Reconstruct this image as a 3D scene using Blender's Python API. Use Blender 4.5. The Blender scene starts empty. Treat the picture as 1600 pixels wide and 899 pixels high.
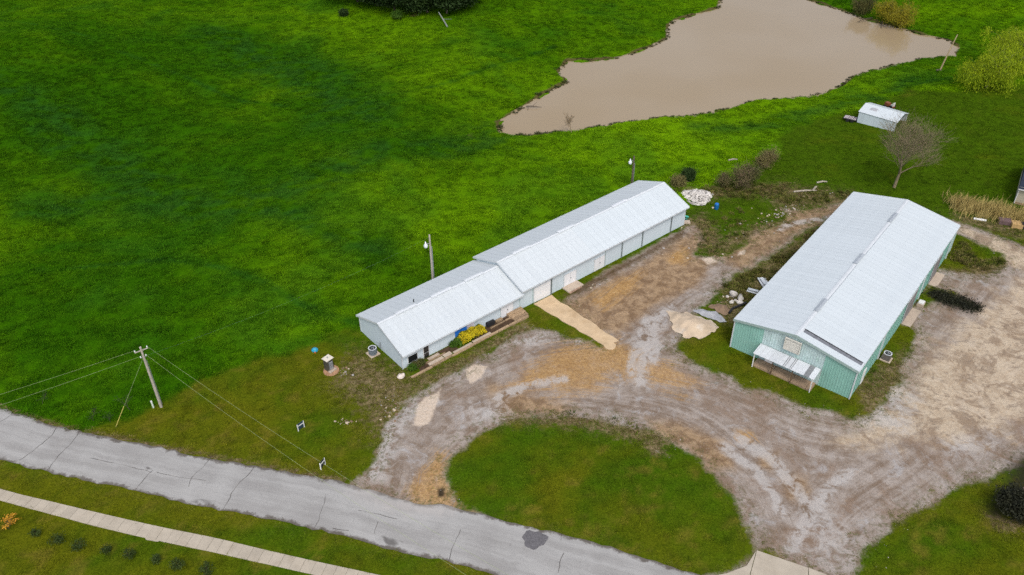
import bpy, math, random, time
T0 = time.time()
import numpy as np
from mathutils import Vector, Matrix

# ------------------------------------------------------------------ camera, sky, sun, exposure
scene = bpy.context.scene
COL = scene.collection
CAM_H, FPX, PITCH, ROLL = 66.0, 1303.1, 0.634, -0.0071      # drone height (m), focal length (px of 1600), pitch down, roll
cam_data = bpy.data.cameras.new('camera')
cam_data.sensor_width = 36.0
cam_data.lens = 36.0 * FPX / 1600.0
cam_data.clip_start = 0.5
cam_data.clip_end = 9000.0
cam = bpy.data.objects.new('camera', cam_data)
COL.objects.link(cam)
cam.matrix_world = (Matrix.Translation((0, 0, CAM_H)) @ Matrix.Rotation(math.pi / 2 - PITCH, 4, 'X')
                    @ Matrix.Rotation(ROLL, 4, 'Z'))
scene.camera = cam

SUN_ELEV, SUN_AZ = math.radians(56), math.radians(170)       # azimuth clockwise from +Y
world = bpy.data.worlds.new('World')
scene.world = world
world.use_nodes = True
wt = world.node_tree
wt.nodes.clear()
w_out = wt.nodes.new('ShaderNodeOutputWorld')
w_bg = wt.nodes.new('ShaderNodeBackground')
w_sky = wt.nodes.new('ShaderNodeTexSky')
w_sky.sky_type = 'NISHITA'
w_sky.sun_disc = False
w_sky.sun_elevation = SUN_ELEV
w_sky.sun_rotation = SUN_AZ
w_sky.dust_density = 4.0
w_hs = wt.nodes.new('ShaderNodeHueSaturation')
w_hs.inputs['Saturation'].default_value = 0.62               # thin overcast
wt.links.new(w_sky.outputs[0], w_hs.inputs['Color'])
wt.links.new(w_hs.outputs[0], w_bg.inputs[0])
wt.links.new(w_bg.outputs[0], w_out.inputs[0])
w_bg.inputs[1].default_value = 0.15

sun_data = bpy.data.lights.new('sun', 'SUN')
sun_data.energy = 0.72
sun_data.angle = math.radians(14)
sun_data.color = (1.0, 0.955, 0.89)
sun = bpy.data.objects.new('sun', sun_data)
COL.objects.link(sun)
sun_dir = Vector((math.sin(SUN_AZ) * math.cos(SUN_ELEV), math.cos(SUN_AZ) * math.cos(SUN_ELEV), math.sin(SUN_ELEV)))
sun.rotation_euler = sun_dir.to_track_quat('Z', 'Y').to_euler()
sun.location = (60, -40, 120)

scene.view_settings.view_transform = 'Standard'
scene.view_settings.look = 'None'
scene.view_settings.gamma = 1.0
scene.view_settings.exposure = 0.36
scene.cycles.use_denoising = False
scene.cycles.max_bounces = 4
scene.cycles.diffuse_bounces = 2
scene.cycles.glossy_bounces = 2

rng = np.random.default_rng(7)
random.seed(7)

# ------------------------------------------------------------------ survey helpers (plan positions of what the photo shows)
_c, _s = math.cos(PITCH), math.sin(PITCH)


def on_level(px, py, z=0.0):
    """Point at height z seen at photo position (px, py)."""
    dx, dy = px - 800.0, py - 449.5
    cr, sr = math.cos(ROLL), math.sin(ROLL)
    u = dx * cr + dy * sr
    v = -dx * sr + dy * cr
    d = (u / FPX, _c - v / FPX * _s, -_s - v / FPX * _c)
    t = (z - CAM_H) / d[2]
    return (d[0] * t, d[1] * t)


def vnoise(x, y, seed=0):
    """Smooth value noise, about -1..1."""
    x = np.asarray(x, float); y = np.asarray(y, float)
    xi = np.floor(x).astype(np.int64); yi = np.floor(y).astype(np.int64)
    fx = x - xi; fy = y - yi
    fx = fx * fx * (3 - 2 * fx); fy = fy * fy * (3 - 2 * fy)

    def h(a, b):
        n = (a * 374761393 + b * 668265263 + seed * 1442695041) & 0xFFFFFFFF
        n = ((n ^ (n >> 13)) * 1274126177) & 0xFFFFFFFF
        return ((n ^ (n >> 16)) & 0xFFFF) / 32767.5 - 1.0
    a = h(xi, yi); b = h(xi + 1, yi); c = h(xi, yi + 1); d = h(xi + 1, yi + 1)
    return (a * (1 - fx) + b * fx) * (1 - fy) + (c * (1 - fx) + d * fx) * fy


def smooth(a, b, x):
    t = np.clip((np.asarray(x, float) - a) / (b - a), 0, 1)
    return t * t * (3 - 2 * t)


def sdf(x, y, poly):
    """Signed distance to a polygon in metres, positive inside."""
    x = np.asarray(x, float); y = np.asarray(y, float)
    best = np.full(x.shape, 1e18); inside = np.zeros(x.shape, bool)
    n = len(poly)
    for i in range(n):
        ax, ay = poly[i]; bx, by = poly[(i + 1) % n]
        ex, ey = bx - ax, by - ay
        L = ex * ex + ey * ey + 1e-12
        t = np.clip(((x - ax) * ex + (y - ay) * ey) / L, 0, 1)
        dd = (x - ax - t * ex) ** 2 + (y - ay - t * ey) ** 2
        best = np.minimum(best, dd)
        if ay != by:
            cross = (ay > y) != (by > y)
            xi = ax + (y - ay) / (by - ay) * ex
            inside ^= cross & (x < xi)
    d = np.sqrt(best)
    return np.where(inside, d, -d)


def px_poly(pts, z=0.0):
    return [on_level(a, b, z) for a, b in pts]


WATER_Z = -1.3
POND = px_poly([(1127, 0), (1124, 13), (1094, 22), (1056, 32), (1045, 41), (1045, 60), (1019, 73), (974, 90), (925, 96), (888, 96),
                (874, 112), (886, 129), (850, 148), (824, 165), (805, 176), (779, 193), (783, 206), (797, 211), (827, 213), (876, 206),
                (932, 199), (962, 193), (1000, 189), (1030, 184), (1094, 180), (1135, 171), (1180, 157), (1232, 154), (1277, 148),
                (1313, 135), (1330, 120), (1363, 110), (1413, 97), (1440, 92), (1487, 88), (1494, 73), (1480, 63), (1440, 55),
                (1390, 40), (1353, 32), (1323, 20), (1262, 0)], WATER_Z) + [(70, 232), (60, 236), (55, 224)]

YARD_OUT = px_poly([(540, 775), (552, 752), (578, 736), (590, 705), (600, 672), (622, 645), (640, 624), (668, 606), (700, 590), (738, 567),
                    (770, 549), (800, 528), (835, 514), (870, 520), (898, 529), (940, 540), (905, 500), (880, 472), (905, 450), (925, 435),
                    (960, 414), (1000, 392), (1040, 370), (1066, 356), (1085, 350), (1100, 372), (1087, 397), (1111, 400), (1140, 395),
                    (1169, 379), (1177, 361), (1207, 357), (1223, 347), (1231, 336), (1223, 323), (1241, 325), (1260, 327), (1287, 320),
                    (1314, 316), (1345, 308), (1400, 318), (1450, 330), (1491, 343), (1523, 352), (1555, 365), (1587, 376), (1640, 396),
                    (1780, 470), (1780, 700), (1640, 712), (1600, 722), (1560, 742), (1528, 753), (1493, 766), (1458, 788), (1404, 815),
                    (1395, 832), (1351, 860), (1342, 886), (1339, 905), (1334, 940), (1300, 940), (1288, 905), (1180, 862), (1150, 920), (1085, 905),
                    (1000, 880), (900, 850), (780, 820), (690, 796), (640, 790)])
ISLAND = px_poly([(1180, 860), (1173, 839), (1156, 807), (1141, 778), (1115, 747), (1084, 715), (1043, 689), (1017, 677), (985, 668),
                  (950, 661), (900, 655), (853, 653), (815, 655), (781, 663), (751, 681), (721, 703), (702, 722), (698, 763),
                  (717, 787), (730, 800), (826, 840), (950, 870), (1085, 910), (1120, 900), (1165, 886)])
GREEN_ZONE = px_poly([(1287, 347), (1260, 360), (1228, 384), (1191, 408), (1148, 432), (1135, 443), (1128, 455), (1112, 468), (1095, 480),
                      (1065, 528), (1059, 543), (1074, 560), (1106, 576), (1143, 587), (1165, 602), (1200, 607), (1231, 621), (1259, 637),
                      (1298, 635), (1320, 647), (1336, 655), (1355, 647), (1380, 621), (1409, 595), (1406, 577), (1413, 560), (1427, 539),
                      (1434, 521), (1425, 507), (1408, 504), (1424, 478), (1436, 462), (1455, 441), (1466, 418), (1500, 425), (1540, 428), (1575, 411),
                      (1565, 395), (1530, 380), (1497, 366), (1420, 335), (1340, 318)])
DARK_GRASS = px_poly([(1436, 462), (1452, 443), (1470, 452), (1490, 456), (1478, 468), (1458, 470), (1444, 478)])
LAWN = px_poly([(545, 512), (510, 524), (480, 541), (400, 569), (300, 606), (222, 648), (145, 674), (60, 660), (0, 640), (-300, 560),
                (-400, 1000), (600, 1300), (1900, 1300), (2100, 300), (1800, 120), (1600, 150), (1490, 160), (1420, 145), (1370, 158), (1330, 172), (1240, 196),
                (1215, 215), (1225, 240), (1160, 280), (1095, 296), (1075, 330), (800, 470), (640, 560)])

# terrain ------------------------------------------------------------
BARN_A, GREEN_A = 0.6943, 0.8905
BARN_O = np.array([-19.226, 80.797])
GREEN_O = np.array([26.354, 77.477])
CORE = px_poly([(545, 500), (780, 380), (1010, 270), (1180, 270), (1340, 270), (1560, 320), (1700, 360), (1800, 720), (1500, 1000),
                (400, 1100), (-300, 900), (-200, 560), (100, 660), (260, 640), (420, 560)])


def H(x, y):
    x = np.asarray(x, float); y = np.asarray(y, float)
    s = (x - BARN_O[0]) * math.cos(BARN_A) + (y - BARN_O[1]) * math.sin(BARN_A)
    base = 0.2 - 0.4 * smooth(10, 27, s)
    far = smooth(2, 45, -sdf(x, y, CORE))
    roll = 3.4 * vnoise(x / 52 + 3.1, y / 52 + 1.7, 3) + 1.1 * vnoise(x / 21, y / 21, 5) + 0.30 * vnoise(x / 8.5, y / 8.5, 6)
    left_hill = 3.0 * smooth(0, 110, -x - 10) * smooth(90, 200, y)
    h = base + far * (roll + left_hill)
    d = -sdf(x, y, POND) + 0.8 * vnoise(x / 2.6, y / 2.6, 7) + 0.45 * vnoise(x / 1.1, y / 1.1, 8)   # >0 outside the pond
    k = smooth(1.0, 26, d)
    h = np.where(d > 0, (WATER_Z + 0.42 + 0.12 * vnoise(x / 3, y / 3, 9)) * (1 - k) + h * k, h)
    bank = smooth(-0.2, 1.3, d)
    low = WATER_Z - 0.12 - 0.9 * smooth(0, 5, -d)
    return low * (1 - bank) + h * bank


def P(px, py, dz=0.0):
    """Ground point seen at photo position (px, py)."""
    z = 0.0
    for _ in range(6):
        a, b = on_level(px, py, z + dz)
        z = 0.25 * z + 0.75 * float(H(np.array([a]), np.array([b]))[0])
    return Vector((a, b, z))


def hz(x, y):
    return float(H(np.array([x]), np.array([y]))[0])


def polyline(pts, step=0.5):
    p = np.array(pts, float)
    # Catmull-Rom
    q = np.vstack([2 * p[0] - p[1], p, 2 * p[-1] - p[-2]])
    out = []
    for i in range(len(p) - 1):
        a, b, c, d = q[i], q[i + 1], q[i + 2], q[i + 3]
        n = max(2, int(np.linalg.norm(c - b) / step))
        t = np.linspace(0, 1, n, endpoint=False)[:, None]
        out.append(0.5 * (2 * b + (c - a) * t + (2 * a - 5 * b + 4 * c - d) * t ** 2 + (3 * b - a - 3 * c + d) * t ** 3))
    out.append(p[-1:])
    return np.vstack(out)


ROAD_T = polyline(px_poly([(-420, 500), (-200, 575), (0, 639), (21, 647), (91, 668), (147, 681), (252, 702), (315, 716), (413, 733), (525, 754), (590, 772),
                           (653, 789), (691, 791), (736, 802), (781, 814), (826, 827), (900, 842), (1000, 873), (1081, 898), (1300, 975)]), 0.6)
ROAD_B = polyline(px_poly([(-420, 600), (-200, 665), (0, 721), (77, 740), (168, 761), (217, 770), (294, 789), (350, 800), (420, 814), (490, 829), (540, 841),
                           (615, 862), (698, 880), (759, 897), (1000, 970)]), 0.6)
ROAD_POLY = [tuple(p) for p in ROAD_T[::9]] + [tuple(p) for p in ROAD_B[::-9]]
WALK_T = polyline(px_poly([(-200, 706), (0, 766), (84, 787), (168, 807), (252, 826), (336, 843), (420, 863), (504, 882), (560, 894), (700, 925)]), 0.5)
WALK_B = polyline(px_poly([(-200, 722), (0, 784), (70, 803), (147, 824), (227, 843), (336, 866), (420, 885), (483, 899), (560, 917), (640, 936)]), 0.5)
APRON = px_poly([(1180, 863), (1290, 901), (1330, 930), (1180, 960), (1090, 908), (1135, 899), (1166, 887)])

# ------------------------------------------------------------------ node helpers


class NT:
    def __init__(self, mat):
        mat.use_nodes = True
        self.t = mat.node_tree
        self.t.nodes.clear()
        self.out = self.t.nodes.new('ShaderNodeOutputMaterial')
        self.b = self.t.nodes.new('ShaderNodeBsdfPrincipled')
        self.t.links.new(self.b.outputs[0], self.out.inputs[0])

    def n(self, kind, **kw):
        o = self.t.nodes.new(kind)
        for k, v in kw.items():
            setattr(o, k, v)
        return o

    def put(self, sock, v):
        if isinstance(v, bpy.types.NodeSocket):
            self.t.links.new(v, sock)
        elif isinstance(v, (tuple, list)) and len(v) == 3 and sock.type == 'RGBA':
            sock.default_value = (*v, 1)
        else:
            sock.default_value = v

    def math(self, op, a, b=0.0, clamp=False):
        o = self.n('ShaderNodeMath', operation=op, use_clamp=clamp)
        self.put(o.inputs[0], a); self.put(o.inputs[1], b)
        return o.outputs[0]

    def mix(self, f, a, b, mode='MIX'):
        o = self.n('ShaderNodeMix', data_type='RGBA', blend_type=mode)
        self.put(o.inputs[0], f); self.put(o.inputs[6], a); self.put(o.inputs[7], b)
        return o.outputs[2]

    def step(self, v, lo, hi, a=0.0, b=1.0):
        o = self.n('ShaderNodeMapRange', interpolation_type='SMOOTHSTEP')
        self.put(o.inputs[0], v)
        o.inputs[1].default_value = lo; o.inputs[2].default_value = hi
        o.inputs[3].default_value = a; o.inputs[4].default_value = b
        return o.outputs[0]

    def pos(self):
        return self.n('ShaderNodeNewGeometry').outputs['Position']

    def objco(self):
        return self.n('ShaderNodeTexCoord').outputs['Object']

    def scale(self, vec, sc):
        o = self.n('ShaderNodeVectorMath', operation='MULTIPLY')
        self.put(o.inputs[0], vec); o.inputs[1].default_value = sc
        return o.outputs[0]

    def noise(self, vec, scale, detail=3.0, rough=0.55, dist=0.0):
        o = self.n('ShaderNodeTexNoise')
        self.put(o.inputs['Vector'], vec)
        o.inputs['Scale'].default_value = scale; o.inputs['Detail'].default_value = detail
        o.inputs['Roughness'].default_value = rough; o.inputs['Distortion'].default_value = dist
        return o.outputs[0]

    def attr(self, name, kind='GEOMETRY'):
        return self.n('ShaderNodeAttribute', attribute_name=name, attribute_type=kind).outputs['Fac']

    def attrv(self, name, kind='GEOMETRY'):
        return self.n('ShaderNodeAttribute', attribute_name=name, attribute_type=kind).outputs['Vector']

    def bump(self, h, strength=0.3, dist=0.05):
        o = self.n('ShaderNodeBump')
        o.inputs['Strength'].default_value = strength; o.inputs['Distance'].default_value = dist
        self.put(o.inputs['Height'], h)
        self.t.links.new(o.outputs[0], self.b.inputs['Normal'])

    def finish(self, col, rough=0.8, metal=0.0, spec=0.3):
        self.put(self.b.inputs['Base Color'], col)
        self.put(self.b.inputs['Roughness'], rough)
        self.b.inputs['Metallic'].default_value = metal
        self.b.inputs['Specular IOR Level'].default_value = spec


def plain(name, col, rough=0.7, var=0.25, scale=3.0, metal=0.0, spec=0.3, dirt=None, dirt_amt=0.4, bump=0.0, rand=0.12, streak=None, bands=0):
    """Painted / raw surface with noise wear, per-piece tint and optional dirt."""
    m = bpy.data.materials.new(name)
    t = NT(m)
    co = t.objco()
    a = t.noise(co, scale, 4, 0.6)
    b = t.noise(co, scale * 7, 3, 0.6)
    v = t.math('ADD', t.math('MULTIPLY', a, 0.65), t.math('MULTIPLY', b, 0.35))
    lo = tuple(c * (1 - var) for c in col); hi = tuple(min(1, c * (1 + var)) for c in col)
    c = t.mix(t.step(v, 0.3, 0.7), lo, hi)
    if streak:
        sn = t.noise(t.scale(co, streak), 1.0, 3, 0.6)
        c = t.mix(t.step(sn, 0.5, 0.72, 0, 0.5), c, dirt or tuple(x * 0.5 for x in col))
    elif dirt:
        dn = t.noise(co, scale * 0.6, 5, 0.65)
        c = t.mix(t.step(dn, 0.5, 0.7, 0, dirt_amt), c, dirt)
    if bands:                                              # fastener rows and lap stains across the sheets
        sx_ = t.n('ShaderNodeSeparateXYZ')
        t.put(sx_.inputs[0], co)
        fr = t.math('FRACT', t.math('MULTIPLY', t.math('ADD', sx_.outputs[1], t.math('MULTIPLY', t.noise(co, 0.8, 2), 0.25)), 1 / bands))
        ln_ = t.step(t.math('ABSOLUTE', t.math('SUBTRACT', fr, 0.5)), 0.36, 0.5)
        c = t.mix(t.math('MULTIPLY', ln_, t.step(t.noise(co, 1.7, 4, 0.7), 0.35, 0.7, 0.0, 0.32)), c, tuple(q * 0.84 for q in col))
    if rand:
        r = t.n('ShaderNodeObjectInfo').outputs['Random']
        c = t.mix(1.0, c, t.n('ShaderNodeCombineColor').outputs[0], 'MULTIPLY') if False else c
        hs = t.n('ShaderNodeHueSaturation')
        t.put(hs.inputs['Value'], t.step(r, 0, 1, 1 - rand, 1 + rand))
        t.put(hs.inputs['Color'], c)
        c = hs.outputs[0]
    t.finish(c, rough, metal, spec)
    if bump:
        t.bump(v, bump, 0.03)
    return m


# ------------------------------------------------------------------ ground materials
def fbm(x, y, octv, seed, gain=0.55):
    a, amp, tot = 0.0, 1.0, 0.0
    for o in range(octv):
        a = a + amp * vnoise(x * 2.03 ** o + 17.3 * o, y * 2.03 ** o - 9.1 * o, seed + o)
        tot += amp
        amp *= gain
    return a / tot


def lerp3(f, a, b):
    f = np.clip(f, 0, 1)[:, None]
    return np.asarray(a, float) * (1 - f) + np.asarray(b, float) * f


def grass_rgb(x, y, lawn, lush_light, swale):
    """Turf colour by species and vigour, with cloud light painted in: pasture, swale grass, mown lawn, dry thatch (lawn 0..1)."""
    wx = x + 4 * vnoise(x / 11, y / 11, 201); wy = y + 4 * vnoise(x / 11, y / 11, 202)
    k = 0.45 + 0.42 * fbm(wx / 26, wy / 20, 4, 210) + 0.20 * fbm(x / 4.5, y / 3.2, 3, 220) + 0.30 * lush_light - 0.25 * swale
    f = lerp3(smooth(0.0, 1.05, k), (0.0270, 0.098, 0.0014), (0.118, 0.245, 0.0022))
    f = lerp3(smooth(.05, .55, fbm(wx / 9, wy / 9, 3, 230)) * .35, f, (0.022, 0.098, 0.0060))
    f = lerp3(swale * .55 * smooth(-.4, .3, fbm(x / 2.2, y / 1.4, 2, 240)), f, (0.018, 0.074, 0.0105))
    f = lerp3(smooth(.1, .6, fbm(x / 1.1, y / .8, 2, 245)) * .45, f, (0.014, 0.058, 0.0014))
    d = 0.5 + 0.75 * fbm(wx / 7, wy / 6, 4, 250, .62) - 0.48 * lush_light
    l = lerp3(smooth(.1, .95, d), (0.048, 0.098, 0.0032), (0.096, 0.108, 0.0048))
    l = lerp3(smooth(.12, .55, fbm(x / 1.9, y / 1.6, 4, 260, .65)) * .55 * np.clip(1 - lush_light, .1, 1), l, (0.165, 0.132, 0.020))
    l = lerp3(smooth(.05, .5, fbm(x / .8, y / .7, 3, 270)) * .40, l, (0.025, 0.048, 0.003))
    return lerp3(lawn, f, l)


def make_ground_material(name='ground_mix'):
    m = bpy.data.materials.new(name)
    t = NT(m)
    co = t.pos()
    wob = t.math('SUBTRACT', t.noise(co, 0.35, 4, 0.68), 0.5)
    n24 = t.noise(co, 2.4, 4, 0.7)
    wob2 = t.math('SUBTRACT', n24, 0.5)
    g = t.attrv('turf')
    gf = t.noise(co, 4.5, 3, 0.65)
    g = t.mix(t.step(gf, 0.34, 0.52, 0.55, 0.0), g, t.mix(1.0, g, (0.35, 0.40, 0.35), 'MULTIPLY'))
    g = t.mix(t.step(gf, 0.54, 0.72, 0, 0.6), g, t.mix(1.0, g, (1.7, 1.5, 1.5), 'MULTIPLY'))
    # dead thatch / bare soil among the grass
    weed = t.attr('weed')
    wn = t.noise(co, 1.3, 4, 0.72)
    wmask = t.step(t.math('ADD', t.math('MULTIPLY', weed, 0.75), t.math('MULTIPLY', wn, 0.9)), 0.72, 1.0)
    wcol = t.mix(t.step(n24, 0.35, 0.65), (0.085, 0.060, 0.026), (0.25, 0.19, 0.105))
    wcol = t.mix(t.step(gf, 0.48, 0.62, 0, 0.55), wcol, (0.035, 0.055, 0.008))
    g = t.mix(wmask, g, wcol)
    # pale stone patches showing through turf
    bare = t.attr('bare')
    bn = wn
    bmask = t.step(t.math('ADD', t.math('MULTIPLY', bare, 0.6), t.math('MULTIPLY', bn, 0.9)), 0.82, 0.95)
    g = t.mix(bmask, g, t.mix(t.step(gf, 0.4, 0.6), (0.22, 0.18, 0.12), (0.42, 0.38, 0.32)))
    # ---- gravel yard
    fl = t.attrv('flow')
    st1 = t.noise(t.scale(fl, (0.85, 0.045, 1)), 1.0, 3, 0.62)
    st2 = t.noise(t.scale(fl, (3.2, 0.10, 1)), 1.0, 2, 0.62)
    fw = t.attr('floww')
    blotch = t.noise(co, 0.17, 5, 0.68, 0.9)
    blotch2 = t.noise(co, 0.75, 4, 0.72, 0.6)
    fine = t.noise(co, 9.0, 2, 0.75)
    grit = t.noise(co, 3.4, 3, 0.75)
    k = t.math('ADD', t.math('MULTIPLY', blotch, 0.45), t.math('MULTIPLY', blotch2, 0.4))
    k = t.math('ADD', k, t.math('MULTIPLY', t.math('SUBTRACT', st1, 0.5), t.math('MULTIPLY', fw, 0.38)))
    k = t.math('ADD', k, t.math('MULTIPLY', t.math('SUBTRACT', st2, 0.5), t.math('MULTIPLY', fw, 0.22)))
    gr = t.mix(t.step(k, 0.30, 0.56), (0.190, 0.140, 0.102), (0.365, 0.318, 0.280))
    gr = t.mix(t.step(t.noise(co, 0.33, 5, 0.7, 1.2), 0.54, 0.70, 0, 0.75), gr, (0.395, 0.382, 0.375))
    gr = t.mix(t.step(t.noise(t.scale(co, (1.1, 0.9, 1)), 0.12, 5, 0.65, 1.4), 0.48, 0.66, 0, 0.7), gr, (0.215, 0.145, 0.098))
    br = t.step(t.math('ADD', t.attr('brown'), t.math('MULTIPLY', wob, 0.6)), 0.25, 0.75)
    brc = t.mix(t.step(blotch2, 0.36, 0.64), (0.185, 0.115, 0.062), (0.360, 0.245, 0.140))
    gr = t.mix(t.math('MULTIPLY', br, 0.92), gr, brc)
    tan = t.step(t.math('ADD', t.attr('tan'), t.math('MULTIPLY', wob, 1.1)), 0.25, 0.85)
    tanc = t.mix(t.step(t.math('ADD', t.math('MULTIPLY', blotch2, 0.6), t.math('MULTIPLY', grit, 0.4)), 0.36, 0.6), (0.42, 0.325, 0.225), (0.54, 0.445, 0.325))
    tanc = t.mix(t.step(t.noise(co, 0.22, 5, 0.70, 1.2), 0.47, 0.60, 0, 0.75), tanc, (0.235, 0.165, 0.108))
    tanc = t.mix(t.step(t.noise(t.scale(co, (1.0, 1.6, 1)), 0.7, 4, 0.70, 1.5), 0.53, 0.62, 0, 0.55), tanc, (0.18, 0.135, 0.10))
    tanc = t.mix(t.step(t.noise(co, 0.5, 3, 0.6, 0.8), 0.55, 0.66, 0, 0.6), tanc, (0.56, 0.47, 0.36))
    gr = t.mix(t.math('MULTIPLY', tan, 0.9), gr, tanc)
    orn = t.math('ADD', t.attr('orange'), t.math('MULTIPLY', wob, 0.9))
    orn = t.math('ADD', orn, t.math('MULTIPLY', t.math('SUBTRACT', st2, 0.5), 1.3))
    orn = t.step(t.math('ADD', orn, t.math('MULTIPLY', wob2, 0.7)), 0.15, 0.85)
    orc = t.mix(t.step(grit, 0.35, 0.65), (0.320, 0.170, 0.050), (0.49, 0.300, 0.110))
    gr = t.mix(t.math('MULTIPLY', orn, 0.74), gr, orc)
    rut = t.attr('rut')
    gr = t.mix(t.math('MULTIPLY', t.step(t.math('MULTIPLY', rut, t.step(blotch2, 0.3, 0.62)), 0.25, 0.95), 0.34), gr, (0.150, 0.110, 0.080))
    pale = t.attr('pale')
    gr = t.mix(t.math('MULTIPLY', t.step(t.math('MULTIPLY', pale, t.step(blotch2, 0.28, 0.6)), 0.10, 0.75), 0.72), gr, (0.45, 0.425, 0.40))
    gr = t.mix(t.step(fine, 0.30, 0.46, 0.42, 0.0), gr, (0.13, 0.105, 0.09))
    gr = t.mix(t.step(fine, 0.56, 0.74, 0, 0.42), gr, (0.47, 0.44, 0.41))
    snd = t.step(t.math('ADD', t.attr('sand'), t.math('MULTIPLY', wob2, 1.9)), -0.35, 0.45)
    sndc = t.mix(t.step(grit, 0.35, 0.65), (0.53, 0.43, 0.33), (0.61, 0.51, 0.41))
    gr = t.mix(t.math('MULTIPLY', snd, 0.9), gr, sndc)
    yard = t.math('ADD', t.attr('yard'), t.math('MULTIPLY', wob, 2.6))
    yard = t.math('ADD', yard, t.math('MULTIPLY', wob2, 1.6))
    ymask = t.step(yard, -0.35, 0.45)
    # sparse weeds growing in the edge of the gravel
    fringe = t.math('MULTIPLY', t.step(t.attr('yard'), 0.2, 3.2, 1, 0), t.step(n24, 0.5, 0.62))
    gr = t.mix(t.math('MULTIPLY', fringe, 0.75), gr, (0.085, 0.085, 0.028))
    c = t.mix(ymask, g, gr)
    dk = t.step(t.math('ADD', t.attr('dark'), t.math('MULTIPLY', wob2, 0.5)), 0.2, 0.95)
    c = t.mix(t.math('MULTIPLY', dk, 0.93), c, t.mix(grit, (0.010, 0.010, 0.007), (0.035, 0.030, 0.022)))
    mud = t.step(t.math('ADD', t.attr('mud'), t.math('MULTIPLY', wob2, 0.7)), -0.1, 0.5)
    c = t.mix(t.math('MULTIPLY', mud, 0.85), c, t.mix(grit, (0.045, 0.030, 0.016), (0.13, 0.085, 0.045)))
    t.finish(c, 1.0, 0, 0.0)
    hgt = t.math('ADD', t.math('MULTIPLY', grit, 0.7), t.math('MULTIPLY', fine, 0.3))
    t.bump(hgt, 0.75, 0.10)
    return m


def make_grass_blade_material(name, seed=0.0):
    m = bpy.data.materials.new(name)
    t = NT(m)
    co = t.pos()
    g = t.attrv('turf', 'INSTANCER')
    hs = t.n('ShaderNodeHueSaturation')
    t.put(hs.inputs['Color'], g)
    t.put(hs.inputs['Value'], t.step(t.attr('tint', 'INSTANCER'), 0, 1, 0.8, 1.6))
    t.put(hs.inputs['Hue'], t.step(t.attr('tint', 'INSTANCER'), 0, 1, 0.505, 0.49))
    c = t.mix(t.attr('deadness', 'INSTANCER'), hs.outputs[0], t.mix(t.attr('tint', 'INSTANCER'), (0.09, 0.062, 0.025), (0.28, 0.21, 0.10)))
    t.finish(c, 0.9, 0, 0.03)
    return m


GROUND_MAT = make_ground_material()

# ------------------------------------------------------------------ zone attributes


def seg_dist(x, y, line):
    """Nearest signed offset and arc length to a polyline (dense)."""
    ln = np.asarray(line)
    seg = np.diff(ln, axis=0)
    L = np.linalg.norm(seg, axis=1)
    cum = np.concatenate([[0], np.cumsum(L)])
    bd = np.full(x.shape, 1e18); bo = np.zeros(x.shape); bs = np.zeros(x.shape)
    for i in range(len(seg)):
        ax, ay = ln[i]; ex, ey = seg[i]
        t = np.clip(((x - ax) * ex + (y - ay) * ey) / (L[i] ** 2 + 1e-12), 0, 1)
        dx = x - ax - t * ex; dy = y - ay - t * ey
        d2 = dx * dx + dy * dy
        m = d2 < bd
        bd[m] = d2[m]
        sg = np.sign(ex * dy - ey * dx)
        bo[m] = (np.sqrt(d2) * sg)[m]
        bs[m] = (cum[i] + t * L[i])[m]
    return bo, bs


C1 = polyline(px_poly([(600, 800), (622, 760), (640, 700), (690, 635), (770, 590), (860, 560), (950, 545), (1010, 515), (1060, 468), (1130, 425), (1230, 368), (1330, 322), (1420, 325)]), 2.0)
C2 = polyline(px_poly([(640, 720), (720, 645), (820, 617), (950, 618), (1080, 645), (1170, 715), (1225, 800), (1262, 890), (1290, 960)]), 2.0)
C3 = polyline(px_poly([(1000, 590), (1130, 622), (1250, 680), (1370, 690), (1480, 610), (1560, 510), (1600, 440), (1560, 385), (1500, 353), (1420, 325)]), 2.0)
C4 = polyline(px_poly([(1240, 880), (1300, 790), (1400, 720), (1500, 650), (1640, 560)]), 2.0)
RUTS = [(C1, (-2.6, -1.0, 0.8, 2.4)), (C2, (-2.4, -0.8, 1.0, 2.6)), (C3, (-2.8, -1.0, 0.8, 2.7)), (C4, (-1.0, 0.9))]
ARCS = [polyline(px_poly(a), 1.0) for a in (
    [(632, 665), (640, 685), (660, 698), (686, 702)],
    [(1090, 398), (1075, 388), (1082, 372), (1096, 350), (1098, 335)],
    [(1072, 402), (1066, 388), (1080, 366), (1092, 345)],
    [(985, 505), (1010, 495), (1040, 470), (1055, 455)],
    [(1260, 870), (1256, 850), (1275, 835)],
    [(1290, 890), (1282, 865), (1292, 850)],
    [(1490, 348), (1520, 362), (1545, 378), (1580, 396)],
    [(870, 560), (900, 585), (930, 592)], [(900, 560), (950, 580), (985, 588)],
    [(950, 560), (985, 578), (1020, 584)],
    [(650, 720), (675, 700), (690, 690)], [(655, 735), (682, 712), (696, 698)])]
PALES = [polyline(px_poly(a), 1.5) for a in (
    [(1000, 600), (1010, 545), (1020, 505), (1050, 480)], [(985, 580), (1000, 530), (1012, 500)],
    [(1025, 560), (1022, 520), (1035, 490)], [(1220, 355), (1260, 345), (1300, 338)],
    [(590, 740), (605, 690), (630, 655), (680, 630)], [(780, 620), (830, 600), (880, 596)],
    [(1130, 700), (1180, 735), (1220, 800)], [(1160, 690), (1220, 730), (1270, 800)], [(1240, 860), (1270, 790), (1330, 740)])]


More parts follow.
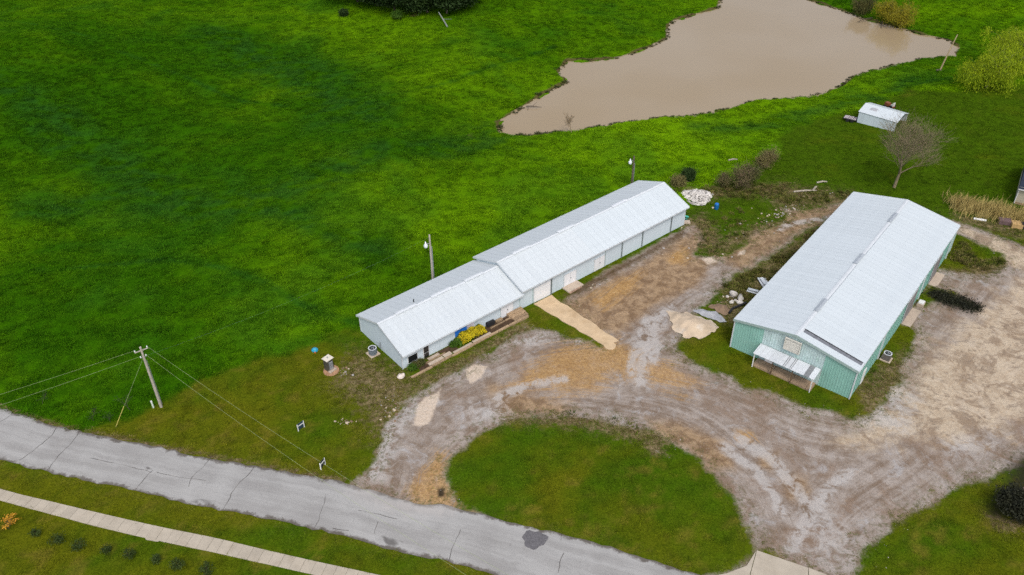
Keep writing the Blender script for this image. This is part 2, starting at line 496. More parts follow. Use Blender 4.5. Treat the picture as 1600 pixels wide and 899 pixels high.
PALEZ_PX = [([(556, 752), (580, 735), (600, 672), (640, 628), (668, 625), (640, 660), (625, 700), (610, 760)], 1.5), ([(1240, 800), (1290, 790), (1330, 830), (1330, 890), (1270, 880)], 3.0),
    ([(790, 535), (850, 520), (880, 530), (830, 545)], 1.0), ([(1400, 590), (1440, 620), (1420, 680), (1340, 660)], 2.0), ([(730, 640), (790, 625), (800, 650), (740, 675)], 1.5), ([(1470, 690), (1560, 670), (1560, 700), (1480, 720)], 2.0), ([(985, 530), (1020, 490), (1045, 490), (1030, 545), (1000, 580)], 1.5)]


def zone(pts, soft=1.5, z=0.0):
    poly = px_poly(pts, z)
    a = np.array(poly)
    lo, hi = a.min(0) - soft - .1, a.max(0) + soft + .1

    def f(x, y):
        out = np.zeros(x.shape)
        m = (x > lo[0]) & (x < hi[0]) & (y > lo[1]) & (y < hi[1])
        if m.any():
            out[m] = np.clip(0.5 + sdf(x[m], y[m], poly) / (2 * soft), 0, 1)
        return out
    return f


PALEZ = [zone(a, b) for a, b in PALEZ_PX]
ORANGE = [zone([(806, 598), (850, 560), (890, 540), (935, 532), (975, 538), (1010, 560), (1050, 572), (1085, 595), (1060, 612), (1010, 590), (960, 590), (925, 612), (880, 618), (840, 612)], 2.6),
          zone([(642, 770), (662, 742), (684, 706), (697, 716), (696, 750), (712, 785), (735, 800), (700, 797), (655, 794)], 1.2),
          zone([(1150, 672), (1175, 676), (1178, 690), (1158, 692)], 1.2), zone([(925, 470), (960, 440), (1000, 425), (990, 450), (945, 480)], 1.5),
          zone([(1045, 400), (1068, 384), (1078, 392), (1066, 410), (1050, 412)], 1.2)]
BROWN = [zone([(870, 476), (905, 465), (1000, 412), (1085, 360), (1100, 378), (1085, 400), (1120, 405), (1090, 445), (1020, 480), (965, 520), (930, 520)], 2.0),
         zone([(1120, 400), (1200, 350), (1240, 326), (1320, 318), (1310, 340), (1250, 365), (1160, 420)], 2.5),
         zone([(1010, 655), (1060, 660), (1130, 690), (1150, 730), (1115, 735), (1070, 700), (1020, 680)], 2.0),
         zone([(1190, 710), (1215, 705), (1210, 735), (1185, 730)], 1.5), zone([(1225, 740), (1260, 745), (1255, 790), (1230, 780)], 2),
         zone([(760, 600), (900, 640), (880, 650), (780, 650)], 2)]
TAN = [zone([(1440, 560), (1480, 520), (1530, 485), (1600, 420), (1700, 440), (1700, 620), (1600, 660), (1520, 690), (1430, 690), (1370, 700), (1300, 690), (1350, 660), (1395, 620)], 3.5),
       zone([(1495, 348), (1560, 372), (1640, 405), (1620, 440), (1560, 400), (1500, 362)], 1.5)]
SAND = [zone([(652, 636), (662, 624), (682, 617), (690, 608), (684, 632), (672, 662), (658, 670), (646, 666)], 0.5),
        zone([(728, 579), (741, 571), (762, 575), (752, 592), (737, 603), (729, 594)], 0.5),
        zone([(1095, 402), (1115, 400), (1122, 408), (1105, 412)], 0.5), zone([(1155, 392), (1165, 389), (1164, 396), (1152, 398)], 0.4),
        zone([(1222, 402), (1246, 398), (1240, 408), (1222, 410)], 0.5)]
DARK = [zone([(1444, 455), (1470, 452), (1500, 462), (1532, 478), (1520, 488), (1490, 482), (1462, 470)], 1.3),  # near-black patches drawn over turf and gravel
        zone([(1575, 715), (1620, 690), (1700, 700), (1700, 760), (1610, 780), (1592, 800), (1573, 817), (1548, 812), (1530, 798), (1545, 770), (1565, 745)], 1.6),
        zone([(683, 765), (695, 764), (696, 779), (684, 781)], 0.3),
        zone([(1446, 631), (1455, 629), (1462, 640), (1452, 642)], 0.5), zone([(1432, 655), (1448, 655), (1446, 675), (1430, 680)], 0.9),
        zone([(1410, 575), (1440, 560), (1448, 545), (1455, 560), (1440, 580), (1412, 588)], 1.3)]
DARK_W = [1.0, 0.85, 1.0, 0.5, 0.45, 0.45]
WEED = [zone([(560, 545), (640, 590), (680, 590), (620, 650), (590, 690), (560, 640), (520, 600)], 4),
        zone([(640, 595), (720, 560), (820, 500), (835, 515), (780, 545), (700, 595), (640, 625)], 2),
        zone([(1060, 290), (1230, 285), (1330, 300), (1340, 320), (1230, 330), (1180, 300), (1100, 310)], 4),
        zone([(1100, 330), (1060, 345), (1070, 380), (1120, 400), (1180, 375), (1240, 340), (1180, 350), (1130, 370)], 3),
        zone([(1130, 445), (1280, 350), (1300, 360), (1200, 450), (1150, 510), (1120, 500)], 2.5),
        zone([(770, 660), (880, 640), (980, 650), (1060, 690), (1030, 700), (900, 670), (800, 665)], 2.0),
        zone([(1000, 690), (1030, 690), (1045, 715), (1015, 715)], 1.0),
        zone([(1480, 420), (1590, 405), (1560, 430), (1490, 432)], 1.5), zone([(1330, 600), (1420, 540), (1410, 600), (1360, 650)], 2),
        zone([(1480, 330), (1600, 350), (1600, 375), (1500, 345)], 2), zone([(870, 470), (1070, 356), (1085, 365), (900, 480)], 1.0),
        zone([(1540, 800), (1600, 810), (1600, 835), (1550, 825)], 1.5),
        zone([(-300, 590), (0, 641), (90, 669), (250, 703), (420, 735), (530, 756), (545, 750), (420, 728), (250, 696), (90, 662), (0, 632)], 0.5)]
BARE = [zone([(600, 605), (630, 595), (650, 640), (600, 690), (585, 660)], 2.5), zone([(525, 655), (560, 652), (558, 664), (525, 664)], 0.8),
        zone([(528, 575), (542, 574), (540, 590), (528, 592)], 0.6), zone([(1012, 696), (1046, 696), (1050, 716), (1018, 718)], 1.0),
        zone([(560, 560), (660, 600), (640, 660), (580, 700), (500, 660)], 6)]
BARE_W = [0.75, 0.8, 0.9, 0.75, 0.35]
MUD = [zone([(872, 462), (905, 446), (960, 417), (1000, 396), (1040, 373), (1068, 357), (1075, 364), (1040, 382), (1000, 405), (960, 427), (905, 458)], 0.9), zone([(724, 208), (738, 202), (742, 208), (728, 213)], 0.8), zone([(640, 30), (655, 29), (654, 36), (640, 36)], 0.8)]
LUSH_LIGHT = [((470, 385), 16, 1.4), ((930, 300), 18, 1.0), ((640, 120), 22, 0.6), ((600, 50), 25, 0.6), ((1200, 185), 12, 0.9), ((1010, 235), 14, 0.9), ((120, 330), 14, 0.5),  # patchy cloud light on the pasture painted as turf tone; also greener lawn
        ((800, 330), 14, 0.15), ((330, 190), 32, -1.0), ((130, 130), 30, -0.8), ((300, 440), 16, -0.8), ((560, 440), 10, -0.5), ((120, 500), 22, -0.5),
        ((500, 270), 14, -0.7), ((700, 160), 12, -0.3), ((1400, 110), 16, -0.6), ((1080, 210), 8, 0.4), ((250, 640), 6, -0.3), ((900, 30), 20, -0.3),
        ((1560, 200), 18, 0.8), ((1330, 240), 12, 0.6), ((1500, 250), 14, 0.8), ((1420, 190), 12, 0.5), ((1380, 270), 10, .5)]
LUSH_LIGHT = [(on_level(*p), r, w) for p, r, w in LUSH_LIGHT]


def pond_edge(x, y):
    d = -sdf(x, y, POND)
    return np.exp(-((d - 0.35) / 0.55) ** 2)


def yard_sd(x, y):
    d = sdf(x, y, YARD_OUT)
    d = np.minimum(d, -sdf(x, y, ISLAND))
    d = np.minimum(d, -sdf(x, y, GREEN_ZONE))
    d = np.minimum(d, -sdf(x, y, DARK_GRASS))
    return np.clip(d, -12, 12)


def mx(zs, x, y, w=None):
    a = np.zeros(x.shape)
    for i, z in enumerate(zs):
        a = np.maximum(a, z(x, y) * (w[i] if w else 1))
    return a


def lush_light_at(x, y):
    a = np.zeros(x.shape)
    for (cx, cy), r, w in LUSH_LIGHT:
        a += w * np.exp(-((x - cx) ** 2 + (y - cy) ** 2) / (2 * r * r))
    return np.clip(a, -1.2, 1.2)


SWALES = [(polyline(px_poly(q), 6.0), wd) for q, wd in (
    ([(-60, 150), (40, 178), (130, 215), (220, 262), (320, 295), (430, 292), (520, 268), (600, 240), (680, 228), (760, 208)], 5.0),
    ([(330, 296), (400, 315), (470, 335), (520, 365), (560, 405)], 3.0), ([(230, 265), (160, 290), (60, 320)], 3.5),
    ([(1100, 190), (1200, 200), (1290, 170), (1380, 140), (1460, 130)], 3.0), ([(340, 60), (480, 110), (560, 180)], 7.0),
    ([(470, 268), (540, 262), (620, 246), (700, 240)], .7), ([(0, 60), (200, 95), (420, 150), (640, 150), (860, 70)], .6), ([(560, 505), (480, 480), (380, 430), (250, 400), (60, 420)], .6), ([(1500, 180), (1560, 230), (1620, 250)], .7))]


def swale_at(x, y):
    a = np.zeros(x.shape)
    for line, wd in SWALES:
        lo, hi = line.min(0) - 3 * wd, line.max(0) + 3 * wd
        m = (x > lo[0]) & (x < hi[0]) & (y > lo[1]) & (y < hi[1])
        if m.any():
            o, _ = seg_dist(x[m], y[m], line)
            a[m] = np.maximum(a[m], (.8 if wd < 1 else 1) * np.exp(-((o + min(2.5, wd) * vnoise(x[m] / 9, y[m] / 9, 17)) / wd) ** 2))
    return a


def zone_attributes(x, y):
    A = {}
    near = (x > -70) & (x < 95) & (y > 35) & (y < 130)
    A['yard'] = np.full(x.shape, -12.0); A['yard'][near] = yard_sd(x[near], y[near])
    lsd = sdf(x, y, LAWN)
    A['lawn'] = np.clip(lsd, -20, 20)
    A['turf'] = grass_rgb(x, y, smooth(-.8, .8, lsd + 1.3 * fbm(x / 3, y / 3, 3, 82)), lush_light_at(x, y), swale_at(x, y))
    for nm, zs, w in (('orange', ORANGE, None), ('brown', BROWN, None), ('tan', TAN, None), ('dark', DARK, DARK_W), ('weed', WEED, None), ('bare', BARE, BARE_W)):
        v = np.zeros(x.shape); v[near] = mx(zs, x[near], y[near], w); A[nm] = v
    v = np.full(x.shape, -1.0)
    v[near] = mx(SAND, x[near], y[near]) * 2 - 1
    A['sand'] = v
    A['mud'] = np.maximum(mx(MUD, x, y), 0.95 * pond_edge(x, y)) - 0.35
    flow = np.zeros((len(x), 3)); fw = np.zeros(x.shape); rut = np.zeros(x.shape); pale = np.zeros(x.shape)
    on = near & (A['yard'] > -3)
    xs, ys = x[on], y[on]
    bd = np.full(xs.shape, 1e9); fo = np.zeros((len(xs), 3)); r = np.zeros(xs.shape); gap = np.full(xs.shape, 1e9)
    for i, (line, offs) in enumerate(RUTS):
        o, s_ = seg_dist(xs, ys, line)
        ad = np.abs(o)
        closer = ad < bd
        gap = np.where(closer, bd - ad, np.minimum(gap, ad - bd))
        fo[closer] = np.stack([o + 37 * i, s_, np.full(xs.shape, i * 3.0)], 1)[closer]
        bd = np.minimum(bd, ad)
        wig = 0.5 * vnoise(s_ / 9, np.full(xs.shape, i * 7.7), 11)
        amp = 0.5 + 0.5 * vnoise(s_ / 6, o / 3 + i * 5, 12)
        for k in offs:
            r = np.maximum(r, amp * np.exp(-((o - k - wig) / 0.22) ** 2))
    p = np.zeros(xs.shape)
    for line, pad, wide in [(l, 1.0, 0) for l in ARCS] + [(l, 3.0, 1) for l in PALES]:
        lo, hi = line.min(0) - pad, line.max(0) + pad
        m = (xs > lo[0]) & (xs < hi[0]) & (ys > lo[1]) & (ys < hi[1])
        if not m.any():
            continue
        o, _ = seg_dist(xs[m], ys[m], line)
        if wide:
            p[m] = np.maximum(p[m], np.exp(-((o + 0.5 * vnoise(xs[m] / 3, ys[m] / 3, 14)) / 0.85) ** 2))
        else:
            r[m] = np.maximum(r[m], 0.95 * np.exp(-(o / 0.2) ** 2))
    p = np.maximum(p, .8 * mx(PALEZ, xs, ys))
    flow[on] = fo; fw[on] = np.exp(-(bd / 9.0) ** 2) * smooth(0, 2.5, gap); rut[on] = r; pale[on] = p
    A['flow'] = flow; A['floww'] = fw; A['rut'] = rut; A['pale'] = pale
    return A


def set_attributes(me, A):
    for k, v in A.items():
        if v.ndim == 2:
            a = me.attributes.new(k, 'FLOAT_VECTOR', 'POINT')
            a.data.foreach_set('vector', np.ascontiguousarray(v, np.float32).ravel())
        else:
            a = me.attributes.new(k, 'FLOAT', 'POINT')
            a.data.foreach_set('value', np.ascontiguousarray(v, np.float32))


def np_mesh(name, verts, faces, mats, smooth_shade=True):
    """verts (n,3), faces (m,k) all the same k."""
    me = bpy.data.meshes.new(name)
    verts = np.ascontiguousarray(verts, np.float32); faces = np.ascontiguousarray(faces, np.int32)
    me.vertices.add(len(verts)); me.vertices.foreach_set('co', verts.ravel())
    k = faces.shape[1]
    me.loops.add(faces.size); me.loops.foreach_set('vertex_index', faces.ravel())
    me.polygons.add(len(faces))
    me.polygons.foreach_set('loop_start', np.arange(0, faces.size, k, dtype=np.int32))
    me.polygons.foreach_set('loop_total', np.full(len(faces), k, np.int32))
    if smooth_shade:
        me.polygons.foreach_set('use_smooth', np.ones(len(faces), bool))
    me.update(calc_edges=True)
    for m in mats:
        me.materials.append(m)
    return me


def link(me, name, parent=None, kind=None, label=None, cat=None, group=None):
    o = bpy.data.objects.new(name, me)
    COL.objects.link(o)
    if parent:
        o.parent = parent
    return tag(o, kind, label, cat, group)


def tag(o, kind=None, label=None, cat=None, group=None):
    for k, v in (('kind', kind), ('label', label), ('category', cat), ('group', group)):
        if v:
            o[k] = v
    return o


# ------------------------------------------------------------------ ground sheet
def axis(lo, hi, step, far):
    core = np.arange(lo, hi + 1e-6, step)
    ext = []
    d, p = step, 0.0
    while p < far:
        d *= 1.35
        p += d
        ext.append(p)
    ext = np.array(ext)
    return np.concatenate([lo - ext[::-1], core, core[-1] + ext])


def paved_depth(x, y):
    """How far inside yard / road / walk / apron (positive inside)."""
    d = yard_sd(x, y)
    d = np.maximum(d, sdf(x, y, ROAD_POLY))
    return d


gx = axis(-132, 132, 0.5, 4000); gy = axis(38, 224, 0.5, 4000)
X, Y = np.meshgrid(gx, gy)
xf, yf = X.ravel(), Y.ravel()
zf = H(xf, yf)
A = zone_attributes(xf, yf)
near = (xf > -75) & (xf < 95) & (yf > 35) & (yf < 130)
pd = np.full(xf.shape, -5.0); pd[near] = paved_depth(xf[near], yf[near])
rough = smooth(0.0, 2.0, -pd)
micro = 0.10 * vnoise(xf / 1.9, yf / 1.4, 21) + 0.075 * vnoise(xf / 0.85, yf / 0.7, 22)
fieldk = np.where(A['lawn'] > 0, 0.35, 1.0)
zf = zf + micro * rough * fieldk - 0.14 * smooth(0.3, 1.6, pd)
nx, ny = len(gx), len(gy)
idx = np.arange(nx * ny).reshape(ny, nx)
faces = np.stack([idx[:-1, :-1], idx[:-1, 1:], idx[1:, 1:], idx[1:, :-1]], -1).reshape(-1, 4)
me = np_mesh('ground', np.stack([xf, yf, zf], 1), faces, [GROUND_MAT])
set_attributes(me, A)
link(me, 'ground', kind='structure', label='rolling green pasture and mown lawn around the buildings')


print('T', round(time.time() - T0, 1))
# ------------------------------------------------------------------ gravel yard (sheet cut along its ragged edge)
def iso_sheet(name, x0, x1, y0, y1, step, field, zfun):
    xs = np.arange(x0, x1, step); ys = np.arange(y0, y1, step)
    XX, YY = np.meshgrid(xs, ys)
    x, y = XX.ravel(), YY.ravel()
    f = field(x, y)
    ni = np.arange(len(x)).reshape(len(ys), len(xs))
    a, b, c, d = ni[:-1, :-1].ravel(), ni[:-1, 1:].ravel(), ni[1:, 1:].ravel(), ni[1:, :-1].ravel()
    tri = np.concatenate([np.stack([a, b, c], 1), np.stack([a, c, d], 1)])
    ins = f[tri] > 0
    cnt = ins.sum(1)
    keep = [tri[cnt == 3]]
    verts = [np.stack([x, y], 1)]
    base = len(x)

    def cutpt(i, j):
        t = f[i] / (f[i] - f[j])
        return np.stack([x[i] + t * (x[j] - x[i]), y[i] + t * (y[j] - y[i])], 1)
    for want in (1, 2):
        T = tri[cnt == want]; I = ins[cnt == want]
        if not len(T):
            continue
        lone = np.argmax(I if want == 1 else ~I, axis=1)
        r = np.arange(len(T))
        p = T[r, lone]; q = T[r, (lone + 1) % 3]; s_ = T[r, (lone + 2) % 3]
        pq = cutpt(p, q); ps = cutpt(p, s_)
        n = len(T)
        verts += [pq, ps]
        i1 = np.arange(base, base + n); i2 = i1 + n
        base += 2 * n
        if want == 1:
            keep.append(np.stack([p, i1, i2], 1))
        else:
            keep += [np.stack([i1, q, s_], 1), np.stack([i1, s_, i2], 1)]
    V = np.vstack(verts); Fc = np.vstack(keep)
    used = np.unique(Fc)
    remap = np.full(len(V), -1); remap[used] = np.arange(len(used))
    V = V[used]; Fc = remap[Fc]
    z = zfun(V[:, 0], V[:, 1])
    return np.column_stack([V, z]), Fc


def yard_field(x, y):
    return yard_sd(x, y) + 0.9 * vnoise(x / 2.2, y / 2.2, 31) + 0.5 * vnoise(x / 0.8, y / 0.8, 32) + 0.15


V, Fc = iso_sheet('gravel_yard', -26, 92, 40, 116, 0.24, yard_field,
                  lambda x, y: H(x, y) + 0.025 + 0.012 * vnoise(x / 1.1, y / 1.1, 33))
me = np_mesh('gravel_yard', V, Fc, [GROUND_MAT])
set_attributes(me, zone_attributes(V[:, 0], V[:, 1]))
link(me, 'gravel_yard', kind='structure', label='grey and orange gravel yard and driveway between the barns')

# ------------------------------------------------------------------ pond
wm = bpy.data.materials.new('muddy_water')
t = NT(wm)
co = t.pos()
c = t.mix(t.step(t.noise(co, 0.03, 3, 0.5), 0.35, 0.65), (0.315, 0.238, 0.142), (0.335, 0.262, 0.170))
t.finish(c, 0.06, 0, 0.5)
t.b.inputs['IOR'].default_value = 1.33
t.bump(t.noise(t.scale(co, (1, 1.6, 1)), 1.6, 3, 0.6), 0.10, 0.05)
pp = np.array(POND)
x0, x1, y0, y1 = pp[:, 0].min() - 3, pp[:, 0].max() + 3, pp[:, 1].min() - 3, pp[:, 1].max() + 3
V, Fc = iso_sheet('pond', x0, x1, y0, y1, 1.0, lambda x, y: sdf(x, y, POND) + 0.9, lambda x, y: np.full(x.shape, WATER_Z))
link(np_mesh('pond', V, Fc, [wm]), 'pond_water', kind='structure', label='muddy brown farm pond with winding grassy banks')


# ------------------------------------------------------------------ mesh builder
class MB:
    def __init__(self):
        self.v = []; self.f = []; self.m = []

    def add(self, vs, fs, m=0):
        o = len(self.v)
        self.v += [tuple(p) for p in vs]
        self.f += [tuple(i + o for i in f) for f in fs]
        self.m += [m] * len(fs)
        return self

    def box(self, x0, x1, y0, y1, z0, z1, m=0):
        return self.add([(x0, y0, z0), (x1, y0, z0), (x1, y1, z0), (x0, y1, z0), (x0, y0, z1), (x1, y0, z1), (x1, y1, z1), (x0, y1, z1)],
                        [(0, 3, 2, 1), (4, 5, 6, 7), (0, 1, 5, 4), (1, 2, 6, 5), (2, 3, 7, 6), (3, 0, 4, 7)], m)

    def prism(self, poly, z0, z1, m=0):
        """Polygon (x, y) counter-clockwise, extruded."""
        n = len(poly)
        z0 = z0 if hasattr(z0, '__len__') else [z0] * n
        z1 = z1 if hasattr(z1, '__len__') else [z1] * n
        vs = [(p[0], p[1], z0[i]) for i, p in enumerate(poly)] + [(p[0], p[1], z1[i]) for i, p in enumerate(poly)]
        fs = [tuple(range(n - 1, -1, -1)), tuple(range(n, 2 * n))] + [(i, (i + 1) % n, n + (i + 1) % n, n + i) for i in range(n)]
        return self.add(vs, fs, m)

    def plate(self, a, b, c, d, th, m=0):
        """Thin slab from quad a-b-c-d (counter-clockwise from outside), thickness inwards."""
        a, b, c, d = map(Vector, (a, b, c, d))
        n = (b - a).cross(d - a).normalized() * th
        vs = [a - n, b - n, c - n, d - n, a, b, c, d]
        return self.add(vs, [(0, 3, 2, 1), (4, 5, 6, 7), (0, 1, 5, 4), (1, 2, 6, 5), (2, 3, 7, 6), (3, 0, 4, 7)], m)

    def tube(self, pts, rad, n=6, m=0, cap=True):
        pts = [Vector(p) for p in pts]
        rad = rad if hasattr(rad, '__len__') else [rad] * len(pts)
        o = len(self.v)
        for i, p in enumerate(pts):
            d = (pts[min(i + 1, len(pts) - 1)] - pts[max(i - 1, 0)])
            d = d.normalized() if d.length > 1e-9 else Vector((0, 0, 1))
            u = d.orthogonal().normalized() if i == 0 else (u - d * u.dot(d)).normalized()
            w = d.cross(u)
            for k in range(n):
                a = 2 * math.pi * k / n
                self.v.append(tuple(p + (u * math.cos(a) + w * math.sin(a)) * rad[i]))
        for i in range(len(pts) - 1):
            for k in range(n):
                self.f.append((o + i * n + k, o + i * n + (k + 1) % n, o + (i + 1) * n + (k + 1) % n, o + (i + 1) * n + k)); self.m.append(m)
        if cap:
            self.f.append(tuple(o + k for k in range(n - 1, -1, -1))); self.m.append(m)
            e = o + (len(pts) - 1) * n
            self.f.append(tuple(e + k for k in range(n))); self.m.append(m)
        return self

    def rock(self, c, sx, sy, sz, seed, m=0, sub=1):
        vs, fs = ICO[sub]
        r = random.Random(seed)
        ph = [r.uniform(0, 6.3) for _ in range(6)]
        az = r.uniform(0, 6.3)
        ca, sa = math.cos(az), math.sin(az)
        out = []
        for (x, y, z) in vs:
            k = 1 + 0.16 * math.sin(3 * x + ph[0]) + 0.16 * math.sin(3.3 * y + ph[1]) + 0.14 * math.sin(3.1 * z + ph[2]) + r.uniform(-0.07, 0.07)
            X_, Y_, Z_ = x * k * sx, y * k * sy, z * k * sz
            out.append((c[0] + X_ * ca - Y_ * sa, c[1] + X_ * sa + Y_ * ca, c[2] + Z_))
        return self.add(out, fs, m)

    def build(self, name, mats, parent=None, smooth_shade=False, **kw):
        me = bpy.data.meshes.new(name)
        me.from_pydata(self.v, [], self.f)
        mats = mats if isinstance(mats, (list, tuple)) else [mats]
        for q in mats:
            me.materials.append(q)
        if len(mats) > 1:
            me.polygons.foreach_set('material_index', self.m)
        if smooth_shade:
            me.polygons.foreach_set('use_smooth', [True] * len(self.f))
        me.update()
        return link(me, name, parent, **kw)


def _ico():
    import bmesh
    res = {}
    for s in (0, 1, 2):
        b = bmesh.new()
        bmesh.ops.create_icosphere(b, subdivisions=max(1, s), radius=1)
        b.verts.ensure_lookup_table()
        if s == 0:
            pass
        res[s] = ([tuple(v.co) for v in b.verts], [tuple(v.index for v in f.verts) for f in b.faces])
        b.free()
    return res


ICO = _ico()


def thing(name, label, cat, loc, rotz=0.0, group=None):
    o = bpy.data.objects.new(name, None)
    o.empty_display_size = 0.3
    COL.objects.link(o)
    o.location = loc
    o.rotation_euler = (0, 0, rotz)
    return tag(o, None, label, cat, group)


def copies(me, name, parent, places):
    for p in places:
        o = bpy.data.objects.new(name, me)
        COL.objects.link(o)
        o.parent = parent
        o.location = p

print('T', round(time.time() - T0, 1))
# ------------------------------------------------------------------ road
rm = bpy.data.materials.new('aged_asphalt')
t = NT(rm)
co = t.pos()
u = t.attr('across')                                            # metres from the nearer edge
al = t.attrv('lane')
k = t.math('ADD', t.math('MULTIPLY', t.noise(co, 0.18, 5, 0.65, 0.5), 0.5), t.math('MULTIPLY', t.noise(t.scale(al, (1.3, 0.06, 1)), 1.0, 4, 0.6), 0.5))
c = t.mix(t.step(k, 0.36, 0.64), (0.285, 0.277, 0.264), (0.385, 0.380, 0.364))
c = t.mix(t.step(t.noise(co, 11, 3, 0.7), 0.32, 0.5, 0.4, 0), c, (0.16, 0.15, 0.145))
c = t.mix(t.step(t.noise(co, 11, 3, 0.7), 0.55, 0.75, 0, 0.35), c, (0.5, 0.48, 0.47))
e = t.math('ADD', u, t.math('MULTIPLY', t.math('SUBTRACT', t.noise(co, 0.9, 5, 0.72), 0.5), 1.7))
c = t.mix(t.step(e, 0.05, 0.42, 0.8, 0), c, (0.075, 0.06, 0.045))
c = t.mix(t.step(t.attr('stain'), 0.3, 0.8, 0, 0.75), c, (0.075, 0.068, 0.062))
c = t.mix(t.step(t.math('ADD', t.attr('wash'), t.math('MULTIPLY', t.math('SUBTRACT', t.noise(co, 0.8, 5, 0.7), 0.5), 1.2)), 0.2, 1.0, 0, 0.6), c, (0.46, 0.43, 0.40))
t.finish(c, 0.9, 0, 0.2)
t.bump(t.noise(co, 9, 3, 0.7), 0.35, 0.02)


def resample(line, n):
    seg = np.linalg.norm(np.diff(line, axis=0), axis=1)
    cum = np.concatenate([[0], np.cumsum(seg)])
    s = np.linspace(0, cum[-1], n)
    return np.column_stack([np.interp(s, cum, line[:, 0]), np.interp(s, cum, line[:, 1])])


NR, NC = 320, 16
# pair each top-edge point with its nearest bottom-edge point so rows run straight across
top = resample(ROAD_T, NR)
botd = resample(ROAD_B, 1200)
cen_ = []
for p in top:
    cen_.append(botd[np.argmin(((botd - p) ** 2).sum(1))])
bot = np.array(cen_)
kern = np.ones(9) / 9
for a in range(2):
    bot[4:-4, a] = np.convolve(bot[:, a], kern, 'same')[4:-4]
jag_t = 0.16 * vnoise(np.arange(NR) / 2.0, np.zeros(NR), 41); jag_b = 0.16 * vnoise(np.arange(NR) / 2.0, np.zeros(NR) + 9, 42)
across = top - bot
Lr = np.linalg.norm(across, axis=1)
nrm = across / Lr[:, None]
top2 = top + nrm * jag_t[:, None]; bot2 = bot + nrm * jag_b[:, None]
w = np.linspace(0, 1, NC + 1)
grid = bot2[:, None, :] * (1 - w)[None, :, None] + top2[:, None, :] * w[None, :, None]
rx, ry = grid[..., 0].ravel(), grid[..., 1].ravel()
camber = (0.06 * (1 - (2 * w - 1) ** 2))[None, :].repeat(NR, 0).ravel()
rz = H(rx, ry) + 0.045 + camber
ii = np.arange(NR * (NC + 1)).reshape(NR, NC + 1)
rf = np.stack([ii[:-1, :-1], ii[:-1, 1:], ii[1:, 1:], ii[1:, :-1]], -1).reshape(-1, 4)[:, ::-1]
me = np_mesh('road', np.stack([rx, ry, rz], 1), rf, [rm])
uu = (np.minimum(w, 1 - w)[None, :] * Lr[:, None]).ravel()
ss = (np.concatenate([[0], np.cumsum(np.linalg.norm(np.diff(top, axis=0), axis=1))])[:, None] + np.zeros(NC + 1)[None, :]).ravel()
STAIN = [zone([(585, 843), (600, 840), (630, 850), (618, 858), (590, 852)], 0.35), zone([(290, 783), (340, 784), (345, 794), (300, 790)], 0.4),
         zone([(225, 733), (238, 734), (240, 738), (228, 738)], 0.2), zone([(318, 753), (328, 754), (325, 757), (315, 756)], 0.2),
         zone([(560, 845), (580, 846), (578, 852), (558, 849)], 0.25), zone([(150, 685), (162, 687), (158, 690), (148, 689)], 0.2)]
WASH = [zone([(545, 757), (640, 783), (720, 795), (690, 815), (600, 800), (540, 775)], 1.4), zone([(93, 700), (116, 675), (121, 675), (100, 698)], 0.35)]
set_attributes(me, {'across': uu, 'lane': np.stack([(w[None, :] * Lr[:, None]).ravel(), ss, np.zeros(len(ss))], 1),
                    'stain': mx(STAIN, rx, ry) * (0.75 + 0.5 * vnoise(rx / 0.35, ry / 0.35, 51)), 'wash': mx(WASH, rx, ry)})
road = link(me, 'road', kind='structure', label='cracked pale asphalt road curving past the driveway')


def road_z(x, y):
    d = np.linalg.norm(np.column_stack([rx, ry]) - (x, y), axis=1)
    return rz[np.argmin(d)]


crack_m = plain('crack_filler', (0.085, 0.078, 0.072), 0.95, 0.3, rand=0)
patch_m = plain('dark_patch_asphalt', (0.13, 0.125, 0.13), 0.95, 0.35, 6, rand=0, bump=0.4)
CRACKS = [[(91, 669), (80, 686), (62, 700), (50, 710), (30, 723)], [(126, 676), (112, 697), (96, 712), (77, 735)],
          [(332, 716), (318, 732), (300, 750), (296, 765)], [(240, 738), (232, 746), (213, 768)], [(140, 718), (170, 725), (205, 733), (238, 741)],
          [(245, 741), (280, 748), (322, 754)], [(398, 730), (388, 745), (368, 766), (360, 780), (349, 799)], [(510, 775), (503, 803), (492, 828)],
          [(720, 830), (712, 850), (706, 862), (700, 880)], [(878, 838), (876, 848)], [(880, 868), (872, 898)], [(560, 800), (590, 807), (620, 815)],
          [(20, 650), (0, 664)], [(520, 828), (545, 832)], [(590, 818), (585, 838)]]
for i, cr in enumerate(CRACKS):
    ln = polyline([on_level(*p) for p in cr], 0.35)
    L = len(ln)
    m = MB()
    wid = 0.034 if i not in (4, 5, 11) else 0.03
    for j in range(L - 1):
        pass
    pts = ln + np.column_stack([0.10 * vnoise(np.arange(L) / 1.4, np.full(L, i * 3.3), 61), 0.10 * vnoise(np.arange(L) / 1.4, np.full(L, i * 5.1), 62)])
    tg = np.gradient(pts, axis=0); tg /= np.linalg.norm(tg, axis=1)[:, None] + 1e-9
    nn = np.column_stack([-tg[:, 1], tg[:, 0]])
    hw = wid * (0.6 + 0.5 * vnoise(np.arange(L) / 2.0, np.full(L, i * 1.3), 63))
    a = pts + nn * hw[:, None]; b = pts - nn * hw[:, None]
    vs = []
    for j in range(L):
        z = road_z(*pts[j]) + 0.012
        vs += [(a[j, 0], a[j, 1], z), (b[j, 0], b[j, 1], z)]
    m.add(vs, [(2 * j, 2 * j + 1, 2 * j + 3, 2 * j + 2) for j in range(L - 1)])
    m.build('crack', crack_m, road)
cx, cy = on_level(835, 846)
m = MB()
ring = []
for k in range(26):
    a = 2 * math.pi * k / 26
    r = 1.15 * (1 + 0.12 * math.sin(3 * a + 1) + 0.08 * math.sin(7 * a))
    ring.append((cx + r * math.cos(a), cy + r * 0.9 * math.sin(a)))
m.prism(ring, road_z(cx, cy) - 0.05, [road_z(*p) + 0.014 for p in ring])
